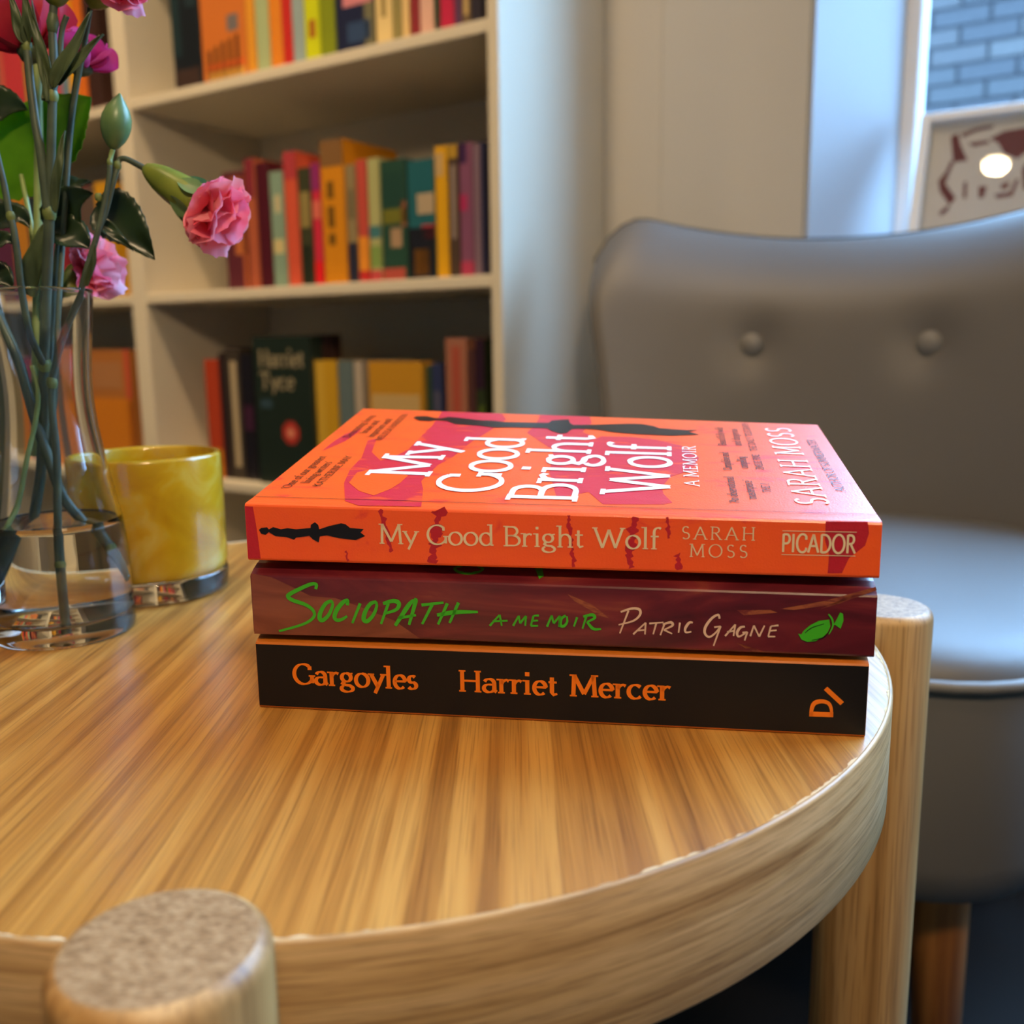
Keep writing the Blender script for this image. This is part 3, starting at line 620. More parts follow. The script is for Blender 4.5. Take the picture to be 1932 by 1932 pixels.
def ribbon(mb, pts, ws, fn):
    n = len(pts); L = []; Rr = []
    for i in range(n):
        a = pts[max(i-1, 0)]; b = pts[min(i+1, n-1)]; dx, dy = b[0]-a[0], b[1]-a[1]; d = math.hypot(dx, dy) or 1
        nx, ny = -dy/d, dx/d; h = ws[i]/2
        if 0 < i < n-1:
            d1 = Vector((pts[i][0]-a[0], pts[i][1]-a[1])); d2 = Vector((b[0]-pts[i][0], b[1]-pts[i][1]))
            if d1.length > 1e-9 and d2.length > 1e-9: h /= max(.6, math.cos(d1.angle(d2)/2))
        L.append((pts[i][0] + nx*h, pts[i][1] + ny*h)); Rr.append((pts[i][0] - nx*h, pts[i][1] - ny*h))
    vs = [fn(*p) for q in zip(L, Rr) for p in q]
    mb.add(vs, [(2*i, 2*i+1, 2*i+3, 2*i+2) for i in range(n-1)])
def dense(pts, ws, step):
    P = []; Wd = []
    for i in range(len(pts)-1):
        d = math.dist(pts[i], pts[i+1]); k = max(1, int(d/step))
        for j in range(k):
            t = j/k; P.append((lin(pts[i][0], pts[i+1][0], t), lin(pts[i][1], pts[i+1][1], t))); Wd.append(lin(ws[i], ws[i+1], t))
    P.append(pts[-1]); Wd.append(ws[-1]); return P, Wd
def lettering(name, strokes, fn, m, parent, step=None):
    mb = MB()
    for p, w in strokes:
        if step: p, w = dense(p, w, step)
        ribbon(mb, p, w, fn)
    return mb.build(name, m, parent)
def patch(name, poly, fn, m, parent, step=None):
    if step:
        q, _ = dense(poly + [poly[0]], [0]*(len(poly)+1), step); poly = q[:-1]
    mb = MB(); mb.add([fn(*p) for p in poly], [tuple(range(len(poly)))]); o = mb.build(name, m, parent)
    import bmesh
    bm = bmesh.new(); bm.from_mesh(o.data); bmesh.ops.triangulate(bm, faces=bm.faces[:]); bm.to_mesh(o.data); bm.free(); return o

# ================================================================== the stack of three paperbacks
BL0 = Vector((-.0872, .3074, TZ)); BE = Vector((.98717, -.15969, 0)).normalized(); BN = Vector((-BE.y, BE.x, 0)); BYAW = math.atan2(BE.y, BE.x)
def spine_uv(x, y): p = on_plane(x, y, BL0, BN); return ((p - BL0).dot(BE), p.z - TZ)
def bilerp(T, u, v):
    U = max(0, min(1, u / .199))
    for (v0, a0, b0), (v1, a1, b1) in zip(T, T[1:]):
        if v <= v1:
            t = max(0, (v - v0) / (v1 - v0)); return lin(lin(a0, b0, U), lin(a1, b1, U), t)
    return lin(T[-1][1], T[-1][2], U)
class Book: pass
def make_book(name, label, cat_group, bot, top, u0, u1, D, mcover):
    b = Book(); b.t = thing(name, label, 'book', cat_group, BL0, BYAW); b.bot, b.top, b.D = bot, top, D
    c = .0009; th_ = .00045
    vsamp = [D * q / 12 for q in range(12, 0, -1)] + [.02, .012, .006, .003]
    vsamp = sorted(set(round(q, 5) for q in vsamp), reverse=True)
    def prof(u, off):
        P = [(v, bilerp(bot, u, v) + off) for v in vsamp]
        zb, zt = bilerp(bot, u, 0), bilerp(top, u, 0)
        P += [(c + off, zb + off), (.0003 + off, zb + .0003 + off), (off, zb + c)]
        P += [(off, lin(zb, zt, .5)), (off, zt - c), (.0003 + off, zt - .0003 - off), (c + off, zt - off)]
        P += [(v, bilerp(top, u, v) - off) for v in reversed(vsamp)]
        return P
    NU = 12; mb = MB(); outer = []; inner = []
    us = [lin(u0, u1, i/NU) for i in range(NU+1)]
    o = [[(u, v, z) for v, z in prof(u, 0)] for u in us]; n = len(o[0]); ii = [[(u, v, z) for v, z in prof(u, th_)] for u in us]
    vs = [p for r in o for p in r] + [p for r in ii for p in r]; K = n*(NU+1); fs = []
    for i in range(NU):
        for j in range(n-1):
            a = i*n+j; fs.append((a, a+1, a+n+1, a+n)); fs.append((K+a, K+a+n, K+a+n+1, K+a+1))
        for j in (0, n-1): a = i*n+j; fs.append((a, a+n, K+a+n, K+a))
    for i in (0, NU):
        for j in range(n-1): a = i*n+j; fs.append((a, K+a, K+a+1, a+1))
    mb.add(vs, fs); b.cover = fixn(mb.build('cover', mcover, b.t))
    def pg(i, j, topside):
        u = lin(u0 + .0006, u1 - .0006, i); v = lin(.0012, D - .0012, j)
        return (u, v, bilerp(top, u, v) - .0007 if topside else bilerp(bot, u, v) + .0007)
    mb = MB(); mb.grid(lambda i, j: pg(i, j, True), 10, 12, False); mb.grid(lambda i, j: pg(i, j, False), 10, 12, False)
    for j in (0, 1): mb.grid(lambda i, k: tuple(lin(pg(i, j, False)[q], pg(i, j, True)[q], k) for q in range(3)), 10, 1, False)
    for i in (0, 1): mb.grid(lambda j, k: tuple(lin(pg(i, j, False)[q], pg(i, j, True)[q], k) for q in range(3)), 12, 1, False)
    fixn(mb.build('page_block', M['pages'], b.t))
    b.on_cover = lambda u, v, k=1: (u, v, bilerp(top, u, v) + .00007 * k)
    b.on_spine = lambda u, z, k=1: (u, -.00007 * k, z)
    return b
# page edges: fine horizontal leaves
m_, nt_, p_ = new_mat('page_edges'); tc = nt_.nodes.new('ShaderNodeTexCoord'); mp = nt_.nodes.new('ShaderNodeMapping'); mp.inputs['Scale'].default_value = (1, 1, 60); nz = nt_.nodes.new('ShaderNodeTexNoise'); nz.inputs['Scale'].default_value = 60
nt_.links.new(tc.outputs['Object'], mp.inputs[0]); nt_.links.new(mp.outputs[0], nz.inputs['Vector']); rp = ramp(nt_, nz.outputs[0], [(.3, srgb('#b9ab8d')), (.6, srgb('#ece3cf'))]); nt_.links.new(rp.outputs[0], p_.inputs['Base Color']); p_.inputs['Roughness'].default_value = .9; M['pages'] = m_

def painted(name, stops, rough, scale=(1, 1, 1), nscale=25, coat=0, dist=1.0, bump=.25, bscale=1500, spec=.5):
    m, nt, p = new_mat(name); N = nt.nodes; L = nt.links
    tc = N.new('ShaderNodeTexCoord'); mp = N.new('ShaderNodeMapping'); mp.inputs['Scale'].default_value = scale; L.new(tc.outputs['Object'], mp.inputs[0])
    nz = N.new('ShaderNodeTexNoise'); nz.inputs['Scale'].default_value = nscale; nz.inputs['Detail'].default_value = 7; nz.inputs['Distortion'].default_value = dist; L.new(mp.outputs[0], nz.inputs['Vector'])
    r = ramp(nt, nz.outputs[0], stops); L.new(r.outputs[0], p.inputs['Base Color'])
    p.inputs['Roughness'].default_value = rough; p.inputs['Specular IOR Level'].default_value = spec; p.inputs['Coat Weight'].default_value = coat; p.inputs['Coat Roughness'].default_value = .2
    nb = N.new('ShaderNodeTexNoise'); nb.inputs['Scale'].default_value = bscale; nb.inputs['Detail'].default_value = 2; L.new(tc.outputs['Object'], nb.inputs['Vector'])
    b = N.new('ShaderNodeBump'); b.inputs['Strength'].default_value = bump; b.inputs['Distance'].default_value = .0003; L.new(nb.outputs[0], b.inputs['Height']); L.new(b.outputs[0], p.inputs['Normal'])
    return m
ORANGE, RED = srgb('#f4581c'), srgb('#cc2038')
mo = painted('orange_cover', [(.34, srgb('#e23c28')), (.40, ORANGE), (.70, srgb('#f75e18'))], .34, (.5, 1.6, 1), 60, 0, 1.5, spec=.75)
mr = painted('red_cover_paint', [(.36, srgb('#e8482a')), (.42, RED), (.72, srgb('#d22a44'))], .34, (.5, 1.6, 1), 70, 0, 1.5, spec=.75)
b3 = make_book('paperback_novel', 'black spined paperback with orange lettering lying at the bottom of the stack', 'stacked paperbacks on the table',
   [(0, 0, 0), (.13, 0, 0)], [(0, .0236, .0240), (.006, .0254, .0258), (.02, .0278, .0280), (.05, .0296, .0296), (.129, .0325, .0325)], 0, .1979, .129, plain('burnt_orange_cover', srgb('#c26a1e'), .4, .45, bump=.1, bscale=1500))
b2 = make_book('paperback_novel', 'maroon paperback with green handwritten title in the middle of the stack', 'stacked paperbacks on the table',
   [(0, .0264, .0258), (.006, .0276, .0274), (.02, .0286, .0286), (.05, .0300, .0300), (.129, .0330, .0330)], [(0, .0470, .0457), (.006, .0494, .0484), (.02, .0525, .0518), (.05, .0556, .0550), (.129, .0620, .0605)], -.0003, .1992, .1285,
   painted('maroon_cover', [(.30, srgb('#431018')), (.48, srgb('#5e1822')), (.60, srgb('#73262a')), (.78, srgb('#9a5234'))], .28, (.5, 1.2, 2.4), 26, .3, 2.2, bump=.05, spec=.5))
b1 = make_book('paperback_novel', 'bright orange and red paperback lying on top of the stack', 'stacked paperbacks on the table',
   [(0, .0516, .0506), (.006, .0530, .0522), (.02, .0552, .0546), (.05, .0578, .0570), (.129, .0628, .0612)], [(0, .0708, .0679), (.0065, .0716, .0686), (.129, .0925, .0852)], -.0007, .1994, .129, mo)

# --- top book: cover art and lettering
CN = ((BE * .199 + Vector((0, 0, -.0029))).cross(BN * .129 + Vector((0, 0, .0200)))).normalized(); CP = BL0 + Vector((0, 0, .0705))
def cov_uv(x, y): p = on_plane(x, y, CP, CN); return ((p - BL0).dot(BE), (p - BL0).dot(BN))
def clampuv(q): return (max(-.0004, min(.1991, q[0])), max(.0002, min(.1288, q[1])))
cvf = lambda k: (lambda u, v: b1.on_cover(u, v, k))
def cpatch(pts, ox, oy, sc, m, k, name='cover_paint'): return patch(name, [clampuv(cov_uv(ox + x/sc, oy + y/sc)) for x, y in pts], cvf(k), m, b1.t, .006)
cpatch([(1100, 60), (940, 260), (800, 390), (700, 490), (560, 560), (420, 600), (330, 520), (380, 390), (290, 410), (230, 570), (110, 690), (50, 820), (60, 1000), (200, 1050), (830, 1060), (850, 880), (830, 800), (1000, 640), (1150, 560), (1350, 400), (1520, 300), (1690, 180), (1690, 60)], 640, 760, 5.367, mr, 1)
cpatch([(100, 820), (180, 720), (300, 690), (500, 690), (700, 745), (620, 820), (520, 880), (350, 945), (200, 900)], 640, 760, 5.367, mo, 2)
cpatch([(80, 920), (300, 750), (550, 590), (750, 530), (900, 480), (800, 560), (560, 720), (300, 830)], 600, 770, 10.73, mr, 1)
cpatch([(-40, 420), (0, 560), (110, 545), (180, 530), (260, 600), (600, 600), (650, 590), (600, 540), (590, 500), (640, 440), (760, 400), (800, 330), (700, 260), (560, 230), (420, 215), (250, 215), (200, 240), (60, 240), (0, 200)], 1050, 750, 2.972, mr, 1)
cpatch([(830, 5), (1150, 10), (1160, 60), (1100, 120), (1180, 150), (1150, 260), (880, 220), (740, 130), (800, 70)], 780, 780, 3.45, mr, 1)
fig = plain('black_print', srgb('#141012'), .3, .5)
cpatch([(0, 50), (20, 40), (90, 38), (140, 48), (180, 50), (230, 40), (290, 44), (440, 58), (520, 58), (600, 66), (880, 66), (900, 50), (960, 44), (1010, 40), (1020, 64), (1040, 76), (1180, 72), (1400, 60), (1480, 60), (1560, 72), (1600, 86), (1780, 96), (1850, 92), (1790, 106), (1860, 124), (1680, 134), (1460, 128), (1300, 118), (1190, 102), (1070, 100), (1030, 104), (1000, 128), (960, 134), (900, 118), (870, 100), (640, 98), (520, 102), (430, 92), (270, 84), (220, 66), (150, 62), (100, 68), (40, 66)], 780, 780, 3.45, fig, 3, 'figure_silhouette')
cv = lambda base, k=4: (lambda tx, ty: b1.on_cover(base - ty, tx, k))
white = plain('white_lettering', srgb('#efeee8'), .4, .4); cream = plain('cream_lettering', srgb('#e2cfae'), .45, .4); blackt = plain('dark_lettering', srgb('#22100c'), .4, .4)
for txt, base, v0, v1 in (('My', .0526, .0335, .0765), ('Good', .0800, .0175, .0890), ('Bright', .1069, .0110, .0965), ('Wolf', .1372, .0205, .0850)):
    lettering('title_lettering', text_strokes(txt, .0219, v0, 0, v1 - v0, .150, .078, serif=.06, sth=.06), cv(base), white, b1.t, .004)
lettering('subtitle_lettering', text_strokes('A MEMOIR', .0049, .0315, 0, .0525, .15, .08, .12), cv(.1471), white, b1.t)
lettering('author_lettering', text_strokes('SARAH MOSS', .0100, .0150, 0, .1045, .125, .07, .12), cv(.1868), white, b1.t, .004)
for txt, base, v0, v1, cap in (("'An observational", .1590, .0145, .0442, .0030), ("masterpiece'", .1648, .0195, .0405, .0030), ('THE I', .1702, .0270, .0370, .0026),
    ("'Compulsive and", .1592, .0520, .0765, .0030), ("compelling'", .1650, .0555, .0720, .0030), ('EMILIE PINE', .1704, .0545, .0750, .0026),
    ("'Beautifully wild", .1592, .0865, .1170, .0030), ("and dangerous'", .1650, .0875, .1160, .0030), ('THE DAILY TELEGRAPH', .1704, .0800, .1265, .0026),
    ('AUTHOR OF SUMMERWATER', .1942, .0305, .1010, .0030),
    ("'One of our greatest", .0083, .0160, .0545, .0030), ("living writers'", .0131, .0225, .0480, .0030), ('KATHERINE MAY', .0182, .0192, .0557, .0027),
    ("'Devastating, funny,", .0088, .0800, .1175, .0030), ("brave and", .0135, .0880, .1085, .0030), ("important work'", .0181, .0825, .1130, .0030), ('MELISSA HARRISON', .0228, .0785, .1208, .0027)):
    lettering('quote_lettering', text_strokes(txt, cap, v0, 0, v1 - v0, .15, .07), cv(base), blackt, b1.t)
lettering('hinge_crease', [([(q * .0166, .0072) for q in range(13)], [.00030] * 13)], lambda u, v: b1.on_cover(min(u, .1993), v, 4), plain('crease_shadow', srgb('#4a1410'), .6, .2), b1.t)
# --- top book: spine
sp1 = lambda k: (lambda u, z: b1.on_spine(u, z, k))
def spp(pts, ox, oy, sc): return [spine_uv(ox + x/sc, oy + y/sc) for x, y in pts]
msp = plain('spine_red', srgb('#b81f30'), .4, .45, bump=.15, bscale=1500, var=.12, vscale=400)
patch('spine_paint', [(-.0006, .0523), (.0038, .0523), (.0031, .062), (.0022, .0698), (-.0006, .0699)], sp1(1), msp, b1.t)
patch('spine_paint', spp([(1510, 694), (1745, 696), (1752, 760), (1730, 830), (1640, 900), (1600, 985), (1520, 985), (1528, 880), (1505, 800)], 1050, 750, 2.972), sp1(1), msp, b1.t)
def streak(pts, ox, oy, sc, w):
    q = spp(pts, ox, oy, sc); P_, W_ = dense(q, [w] * len(q), .0007); W_ = [w * random.uniform(.25, 1.2) for _ in W_]; P_ = [(a + random.uniform(-.0004, .0004), max(.0517, min(.0698, b))) for a, b in P_]
    lettering('spine_paint', [(P_, W_)], sp1(1), msp, b1.t)
streak([(1250, 150), (1270, 240), (1310, 380), (1340, 540)], 460, 930, 4.83, .0016); streak([(1780, 150), (1760, 300), (1740, 450), (1720, 640)], 460, 930, 4.83, .0040)
streak([(930, 530), (950, 620)], 460, 930, 4.83, .0009)
streak([(65, 660), (80, 800), (100, 950)], 1050, 750, 2.972, .0014); streak([(440, 670), (425, 780), (400, 900), (420, 955)], 1050, 750, 2.972, .0032); streak([(620, 670), (630, 790)], 1050, 750, 2.972, .0012); streak([(680, 880), (685, 965)], 1050, 750, 2.972, .0022)
patch('figure_silhouette', spp([(140, 335), (160, 318), (215, 312), (230, 332), (270, 310), (340, 330), (400, 320), (480, 330), (610, 318), (612, 290), (650, 265), (680, 290), (690, 330), (780, 300), (890, 275), (930, 285), (970, 318), (1095, 328), (1065, 360), (1108, 392), (1020, 428), (870, 410), (760, 385), (695, 395), (685, 450), (630, 420), (600, 390), (480, 405), (460, 425), (390, 400), (290, 392), (230, 355), (200, 380), (160, 370)], 460, 930, 4.83), sp1(3), fig, b1.t)
lettering('title_lettering', text_strokes('My Good Bright Wolf', .00625, .0448, .05845, .0895, .135, .062, serif=.06), sp1(4), cream, b1.t)
lettering('author_lettering', text_strokes('SARAH', .0039, .1408, .06175, .0222, .105, .055, .22), sp1(4), cream, b1.t); lettering('author_lettering', text_strokes('MOSS', .0039, .1434, .05625, .0175, .105, .055, .22), sp1(4), cream, b1.t)
lettering('publisher_lettering', text_strokes('PICADOR', .0056, .1706, .0583, .0217, .14, .10, .02, sans=True), sp1(4), cream, b1.t)
lettering('publisher_lettering', [([(.1708, .0648), (.1922, .0648)], [.00022]*2), ([(.1708, .0575), (.1922, .0575)], [.00022]*2)], sp1(4), cream, b1.t)
# --- middle book
gr = plain('green_lettering', srgb('#3fae22'), .4, .4); pk = plain('pale_lettering', srgb('#d9b9a4'), .4, .4)
sp2 = lambda k: (lambda u, z: b2.on_spine(u, z, k))
brown = painted('brown_paint_wash', [(.35, srgb('#6e3224')), (.6, srgb('#8a4a34'))], .3, (.5, 1, 2), 30, .3, 2, bump=.05)
patch('spine_paint', spp([(72, 128), (190, 150), (300, 200), (420, 260), (560, 270), (700, 320), (900, 400), (1000, 470), (1050, 505), (600, 492), (92, 477)], 450, 1040, 3.067), sp2(1), brown, b2.t)
for pts in ([(1250, 235), (1500, 190), (1790, 110), (1795, 130), (1560, 210), (1330, 240)], [(1010, 240), (1200, 240), (1240, 255), (1050, 270)], [(60, 150), (200, 210), (300, 290), (240, 270), (100, 190)], [(1000, 420), (1100, 470), (1180, 478), (1060, 455)], [(1480, 235), (1620, 170), (1740, 140), (1600, 200)]):
    patch('spine_paint', spp(pts, 1050, 1070, 2.972), sp2(1), painted('ochre_stroke', [(.4, srgb('#6e2a28')), (.62, srgb('#9a5636'))], .3, (1, 1, 3), 120, .3, 2, bump=.05) if 'och' not in M else M['och'], b2.t)
    M.setdefault('och', bpy.data.materials['ochre_stroke'])
def hand(lines, ox, oy, sc, w, m, name, bk, fn):
    st = []
    for pts in lines:
        q = spp(pts, ox, oy, sc); q3 = spline([(a, b, 0) for a, b in q], 5) if len(q) > 2 else [Vector((*p, 0)) for p in q]
        n = len(q3); st.append(([(p.x, p.y) for p in q3], [w * (1.12 - .45 * abs(2*i/max(1, n-1) - .8)) for i in range(n)]))
    lettering(name, st, fn, m, bk.t)
hand([[(448, 218), (452, 192), (425, 188), (370, 210), (300, 246), (290, 264), (320, 284), (390, 308), (432, 340), (440, 372), (410, 404), (350, 430), (236, 461)]], 450, 1040, 3.067, .00130, gr, 'title_lettering', b2, sp2(4))
hand([[(542, 286), (506, 302), (476, 352), (472, 388), (490, 398), (524, 366), (546, 312), (540, 284)], [(632, 312), (630, 284), (600, 300), (566, 346), (558, 384), (576, 398), (606, 390), (630, 374)], [(706, 300), (660, 415)], [(800, 292), (766, 302), (736, 346), (726, 392), (746, 404), (780, 370), (800, 322), (798, 290)],
      [(868, 302), (826, 420)], [(838, 302), (898, 286), (930, 302), (914, 336), (852, 358)], [(908, 430), (985, 312), (1018, 280)], [(1018, 280), (1024, 296), (988, 425)], [(925, 386), (1028, 368)], [(1060, 310), (1188, 296)], [(1122, 308), (1064, 420)], [(1210, 300), (1156, 422)], [(1274, 296), (1222, 414)], [(1150, 368), (1260, 351), (1386, 350)]], 450, 1040, 3.067, .00140, gr, 'title_lettering', b2, sp2(4))
hand([[(1455, 430), (1512, 366)], [(1512, 366), (1524, 430)], [(1472, 404), (1558, 400)], [(1590, 430), (1622, 372)], [(1622, 372), (1630, 416)], [(1630, 416), (1664, 372)], [(1664, 372), (1660, 430)], [(1738, 370), (1708, 372)], [(1708, 372), (1692, 430)], [(1692, 430), (1734, 430)], [(1700, 400), (1734, 399)], [(1786, 435), (1812, 370)], [(1812, 370), (1824, 416)], [(1824, 416), (1860, 372)], [(1860, 372), (1856, 436)]], 450, 1040, 3.067, .00095, gr, 'subtitle_lettering', b2, sp2(4))
hand([[(52, 270), (28, 288), (22, 322), (40, 330), (60, 306), (58, 274)], [(116, 280), (98, 332)], [(168, 272), (146, 344)], [(150, 276), (200, 266), (214, 284), (172, 306)], [(172, 306), (206, 344), (250, 346)]], 1050, 1070, 2.972, .00095, gr, 'subtitle_lettering', b2, sp2(4))
hand([[(404, 242), (355, 370)], [(360, 250), (420, 231), (464, 236), (468, 266), (430, 300), (348, 322)], [(430, 375), (500, 310)], [(500, 310), (496, 376)], [(452, 354), (500, 350)], [(520, 315), (600, 308)], [(560, 312), (542, 375)], [(606, 316), (582, 380)], [(596, 320), (640, 308), (650, 326), (602, 350)], [(602, 350), (648, 372)], [(692, 310), (684, 366)], [(764, 310), (744, 310), (722, 342), (726, 364), (756, 360)],
      [(914, 288), (906, 266), (870, 286), (836, 332), (832, 370), (856, 390), (890, 368), (918, 332)], [(884, 336), (920, 330)], [(920, 330), (880, 440)], [(945, 385), (1002, 320)], [(1002, 320), (992, 385)], [(956, 362), (996, 356)], [(1056, 332), (1030, 338), (1012, 366), (1022, 388), (1060, 368)], [(1042, 366), (1070, 362)], [(1070, 362), (1054, 410)], [(1086, 386), (1106, 326)], [(1106, 326), (1136, 388)], [(1136, 388), (1166, 326)], [(1244, 325), (1202, 330)], [(1202, 330), (1186, 388)], [(1186, 388), (1226, 388)], [(1196, 356), (1234, 352)]], 1050, 1070, 2.972, .00078, pk, 'author_lettering', b2, sp2(4))
patch('emblem', spp([(1354, 372), (1372, 376), (1385, 355), (1420, 325), (1470, 300), (1528, 292), (1534, 330), (1520, 365), (1488, 395), (1450, 414), (1405, 418), (1372, 404)], 1050, 1070, 2.972), sp2(4), gr, b2.t)
patch('emblem', spp([(1556, 318), (1590, 252), (1606, 262), (1608, 298), (1592, 344)], 1050, 1070, 2.972), sp2(4), gr, b2.t)
hand([[(1524, 262), (1544, 290), (1548, 330), (1526, 374)], [(1552, 322), (1560, 318)]], 1050, 1070, 2.972, .00055, gr, 'emblem', b2, sp2(5))
hand([[(1392, 368), (1430, 338), (1500, 316)], [(1430, 408), (1500, 390), (1532, 350)]], 1050, 1070, 2.972, .00025, fig, 'emblem', b2, sp2(6))
cv2 = lambda u, v: b2.on_cover(u, v, 2)
patch('title_lettering', [(.0728 + .0052*math.cos(a*.35), .0062 - .0020*math.sin(a*.35)*1.6) for a in range(10)] + [(.068, .02), (.078, .02)][::-1], cv2, gr, b2.t, .002)
patch('title_lettering', [(.0965, .0020), (.0978, .0034), (.0958, .012), (.0925, .012)], cv2, gr, b2.t, .002)
# --- bottom book
sp3 = lambda k: (lambda u, z: b3.on_spine(u, z, k))
patch('spine_print', [(.0001, .0009), (.1978, .0009), (.1978, .0231), (.0001, .0227)], sp3(1), plain('black_spine', srgb('#120d0d'), .5, .35, bump=.08, bscale=1500), b3.t)
ol = plain('orange_lettering', srgb('#ee7a14'), .4, .4)
lettering('title_lettering', text_strokes('Gargoyles', .0070, .0126, .0093, .0436, .20, .075, serif=.06, sth=.06), sp3(3), ol, b3.t)
lettering('author_lettering', text_strokes('Harriet', .0069, .0697, .0094, .0330, .20, .075, serif=.06, sth=.06), sp3(3), ol, b3.t); lettering('author_lettering', text_strokes('Mercer', .0069, .1065, .0095, .0322, .20, .075, serif=.06, sth=.06), sp3(3), ol, b3.t)
hand([[(1429, 832), (1430, 795), (1446, 762), (1485, 751), (1524, 762), (1540, 795), (1540, 834)]], 1050, 1070, 2.972, .0013, ol, 'publisher_mark', b3, sp3(3))
lettering('publisher_mark', [(spp([(1417, 822), (1551, 826)], 1050, 1070, 2.972), [.00165]*2), (spp([(1508, 678), (1601, 764)], 1050, 1070, 2.972), [.0015]*2)], sp3(3), ol, b3.t)

# ================================================================== yellow glass candle holder
JX, JY, JR = -.1809, .4673, .0357
jr = thing('candle_holder', 'yellow glass candle holder with a thick clear base', 'candle holder', None, (JX, JY, TZ))
m, nt, p = new_mat('yellow_cased_glass'); N = nt.nodes; L = nt.links; out = N['Material Output']
tc = N.new('ShaderNodeTexCoord'); nz = N.new('ShaderNodeTexNoise'); nz.inputs['Scale'].default_value = 38; nz.inputs['Detail'].default_value = 5; nz.inputs['Distortion'].default_value = 1.2
L.new(tc.outputs['Object'], nz.inputs['Vector']); r = ramp(nt, nz.outputs[0], [(.32, srgb('#bd8c06')), (.52, srgb('#cfa212')), (.76, srgb('#dcc458'))])
L.new(r.outputs[0], p.inputs['Base Color']); p.inputs['Roughness'].default_value = .25; p.inputs['Coat Weight'].default_value = 1; p.inputs['Coat Roughness'].default_value = .02
tr = N.new('ShaderNodeBsdfTranslucent'); L.new(r.outputs[0], tr.inputs[0]); mx = N.new('ShaderNodeMixShader'); mx.inputs[0].default_value = .35
L.new(p.outputs[0], mx.inputs[1]); L.new(tr.outputs[0], mx.inputs[2]); L.new(mx.outputs[0], out.inputs[0]); M['yellow'] = m
HZ = .0700; wl = .0040
rimp = [(JR - .0016 + .0018 * math.cos(R_(a)), HZ - .0018 + .0018 * math.sin(R_(a))) for a in range(0, 181, 30)]
fixn(MB().lathe([(0, .0105), (JR - .003, .0105), (JR - .0008, .0125), (JR, .016), (JR + .0002, HZ - .0018)] + rimp + [(JR - wl, HZ - .006), (JR - wl, .020), (JR - wl - .003, .016), (0, .0155)], n=64).build('cup', M['yellow'], jr))
fixn(MB().lathe([(0, .0004), (JR - .004, .0), (JR - .0012, .0009), (JR - .0002, .003), (JR, .0100), (JR - .0006, .0120), (JR - .003, .0103), (0, .0103)], n=64).build('glass_base', M['glass'], jr))
MB().lathe([(0, .016), (JR - wl - .0005, .016), (JR - wl - .0005, .030), (0, .0305)], n=32).build('candle_wax', plain('candle_wax', srgb('#e8ddc0'), .5, .4), jr)

# ================================================================== glass vase with water
VX, VY = -.1955, .3994
va = thing('glass_vase', 'clear waisted glass vase half filled with water', 'vase', None, (VX, VY, TZ))
VP = [(.0275, .0), (.0283, .001), (.0288, .004), (.0287, .012), (.0284, .020), (.0282, .030), (.0277, .041), (.0264, .052), (.0248, .060), (.0232, .070), (.0216, .080), (.0203, .090), (.0196, .100), (.0197, .110), (.0205, .120), (.0217, .131), (.0226, .140), (.0229, .1445)]
def smoothp(P, n=4): return [(q.x, q.y) for q in spline([(a, b, 0) for a, b in P], n)]
outer = smoothp(VP); GT = .0018
inner = [(r - GT, z) for r, z in outer if z > .0085]
lip = [(.0229 + .0004, .1450), (.0229 - .0001, .1456), (.0229 - GT * .6, .1456), (.0229 - GT, .1450)]
fixn(MB().lathe([(0, .0015), (.02, .0010), (.0265, .0)] + outer + lip + inner[::-1] + [(.0245, .0078), (.020, .0068), (0, .0064)], n=72).build('glass_body', M['glass'], va))
WZ = .0490
def vrad(z):
    for (r0, z0), (r1, z1) in zip(inner, inner[1:]):
        if z0 <= z <= z1: return lin(r0, r1, (z - z0) / (z1 - z0))
    return inner[0][0]
wp = [(0, .00645), (.020, .00685), (.0243, .0079)] + [(r + .00012, z) for r, z in inner if z < WZ - .001] + [(vrad(WZ) + .0001, WZ + .0008), (vrad(WZ) - .0008, WZ + .0001), (vrad(WZ) - .003, WZ), (0, WZ)]
fixn(MB().lathe(wp, n=64).build('water', M['water'], va))

# ================================================================== flowers
M['stem'] = leafy('stem_green', srgb('#3c473a'), srgb('#4e5b46'), .05, .45, 90)
M['stem_pale'] = leafy('pale_stem_green', srgb('#7d9156'), srgb('#93a862'), .1, .45, 60)
M['node'] = leafy('node_green', srgb('#66733c'), srgb('#7c8846'), .1, .5, 120)
M['leaf'] = leafy('lit_leaf', srgb('#5c8c16'), srgb('#7eae26'), .55, .4, 40)  # brightness of a leaf lit through is put into this green
M['leaf_dark'] = leafy('dark_leaf', srgb('#1c2a18'), srgb('#2c3f22'), .25, .3, 50)  # dark green, with the shade of the inner leaf cluster painted in
M['blade'] = leafy('carnation_blade', srgb('#3c4a30'), srgb('#566440'), .15, .45, 80)
M['calyx'] = leafy('calyx_green', srgb('#6c7c2c'), srgb('#8a9438'), .2, .35, 60)
M['bud'] = leafy('bud_green', srgb('#5d7a4c'), srgb('#7f9a5e'), .2, .35, 60)
M['pink'] = leafy('pink_petal', srgb('#f0607c'), srgb('#fb9cae'), .40, .55, 70)
M['paler'] = leafy('pale_pink_petal', srgb('#f58fa4'), srgb('#fcbcc6'), .40, .55, 70)
M['magenta'] = leafy('magenta_petal', srgb('#d8327a'), srgb('#e65a96'), .40, .5, 60)
M['crimson'] = leafy('crimson_petal', srgb('#a81a3a'), srgb('#c8384a'), .35, .5, 50)

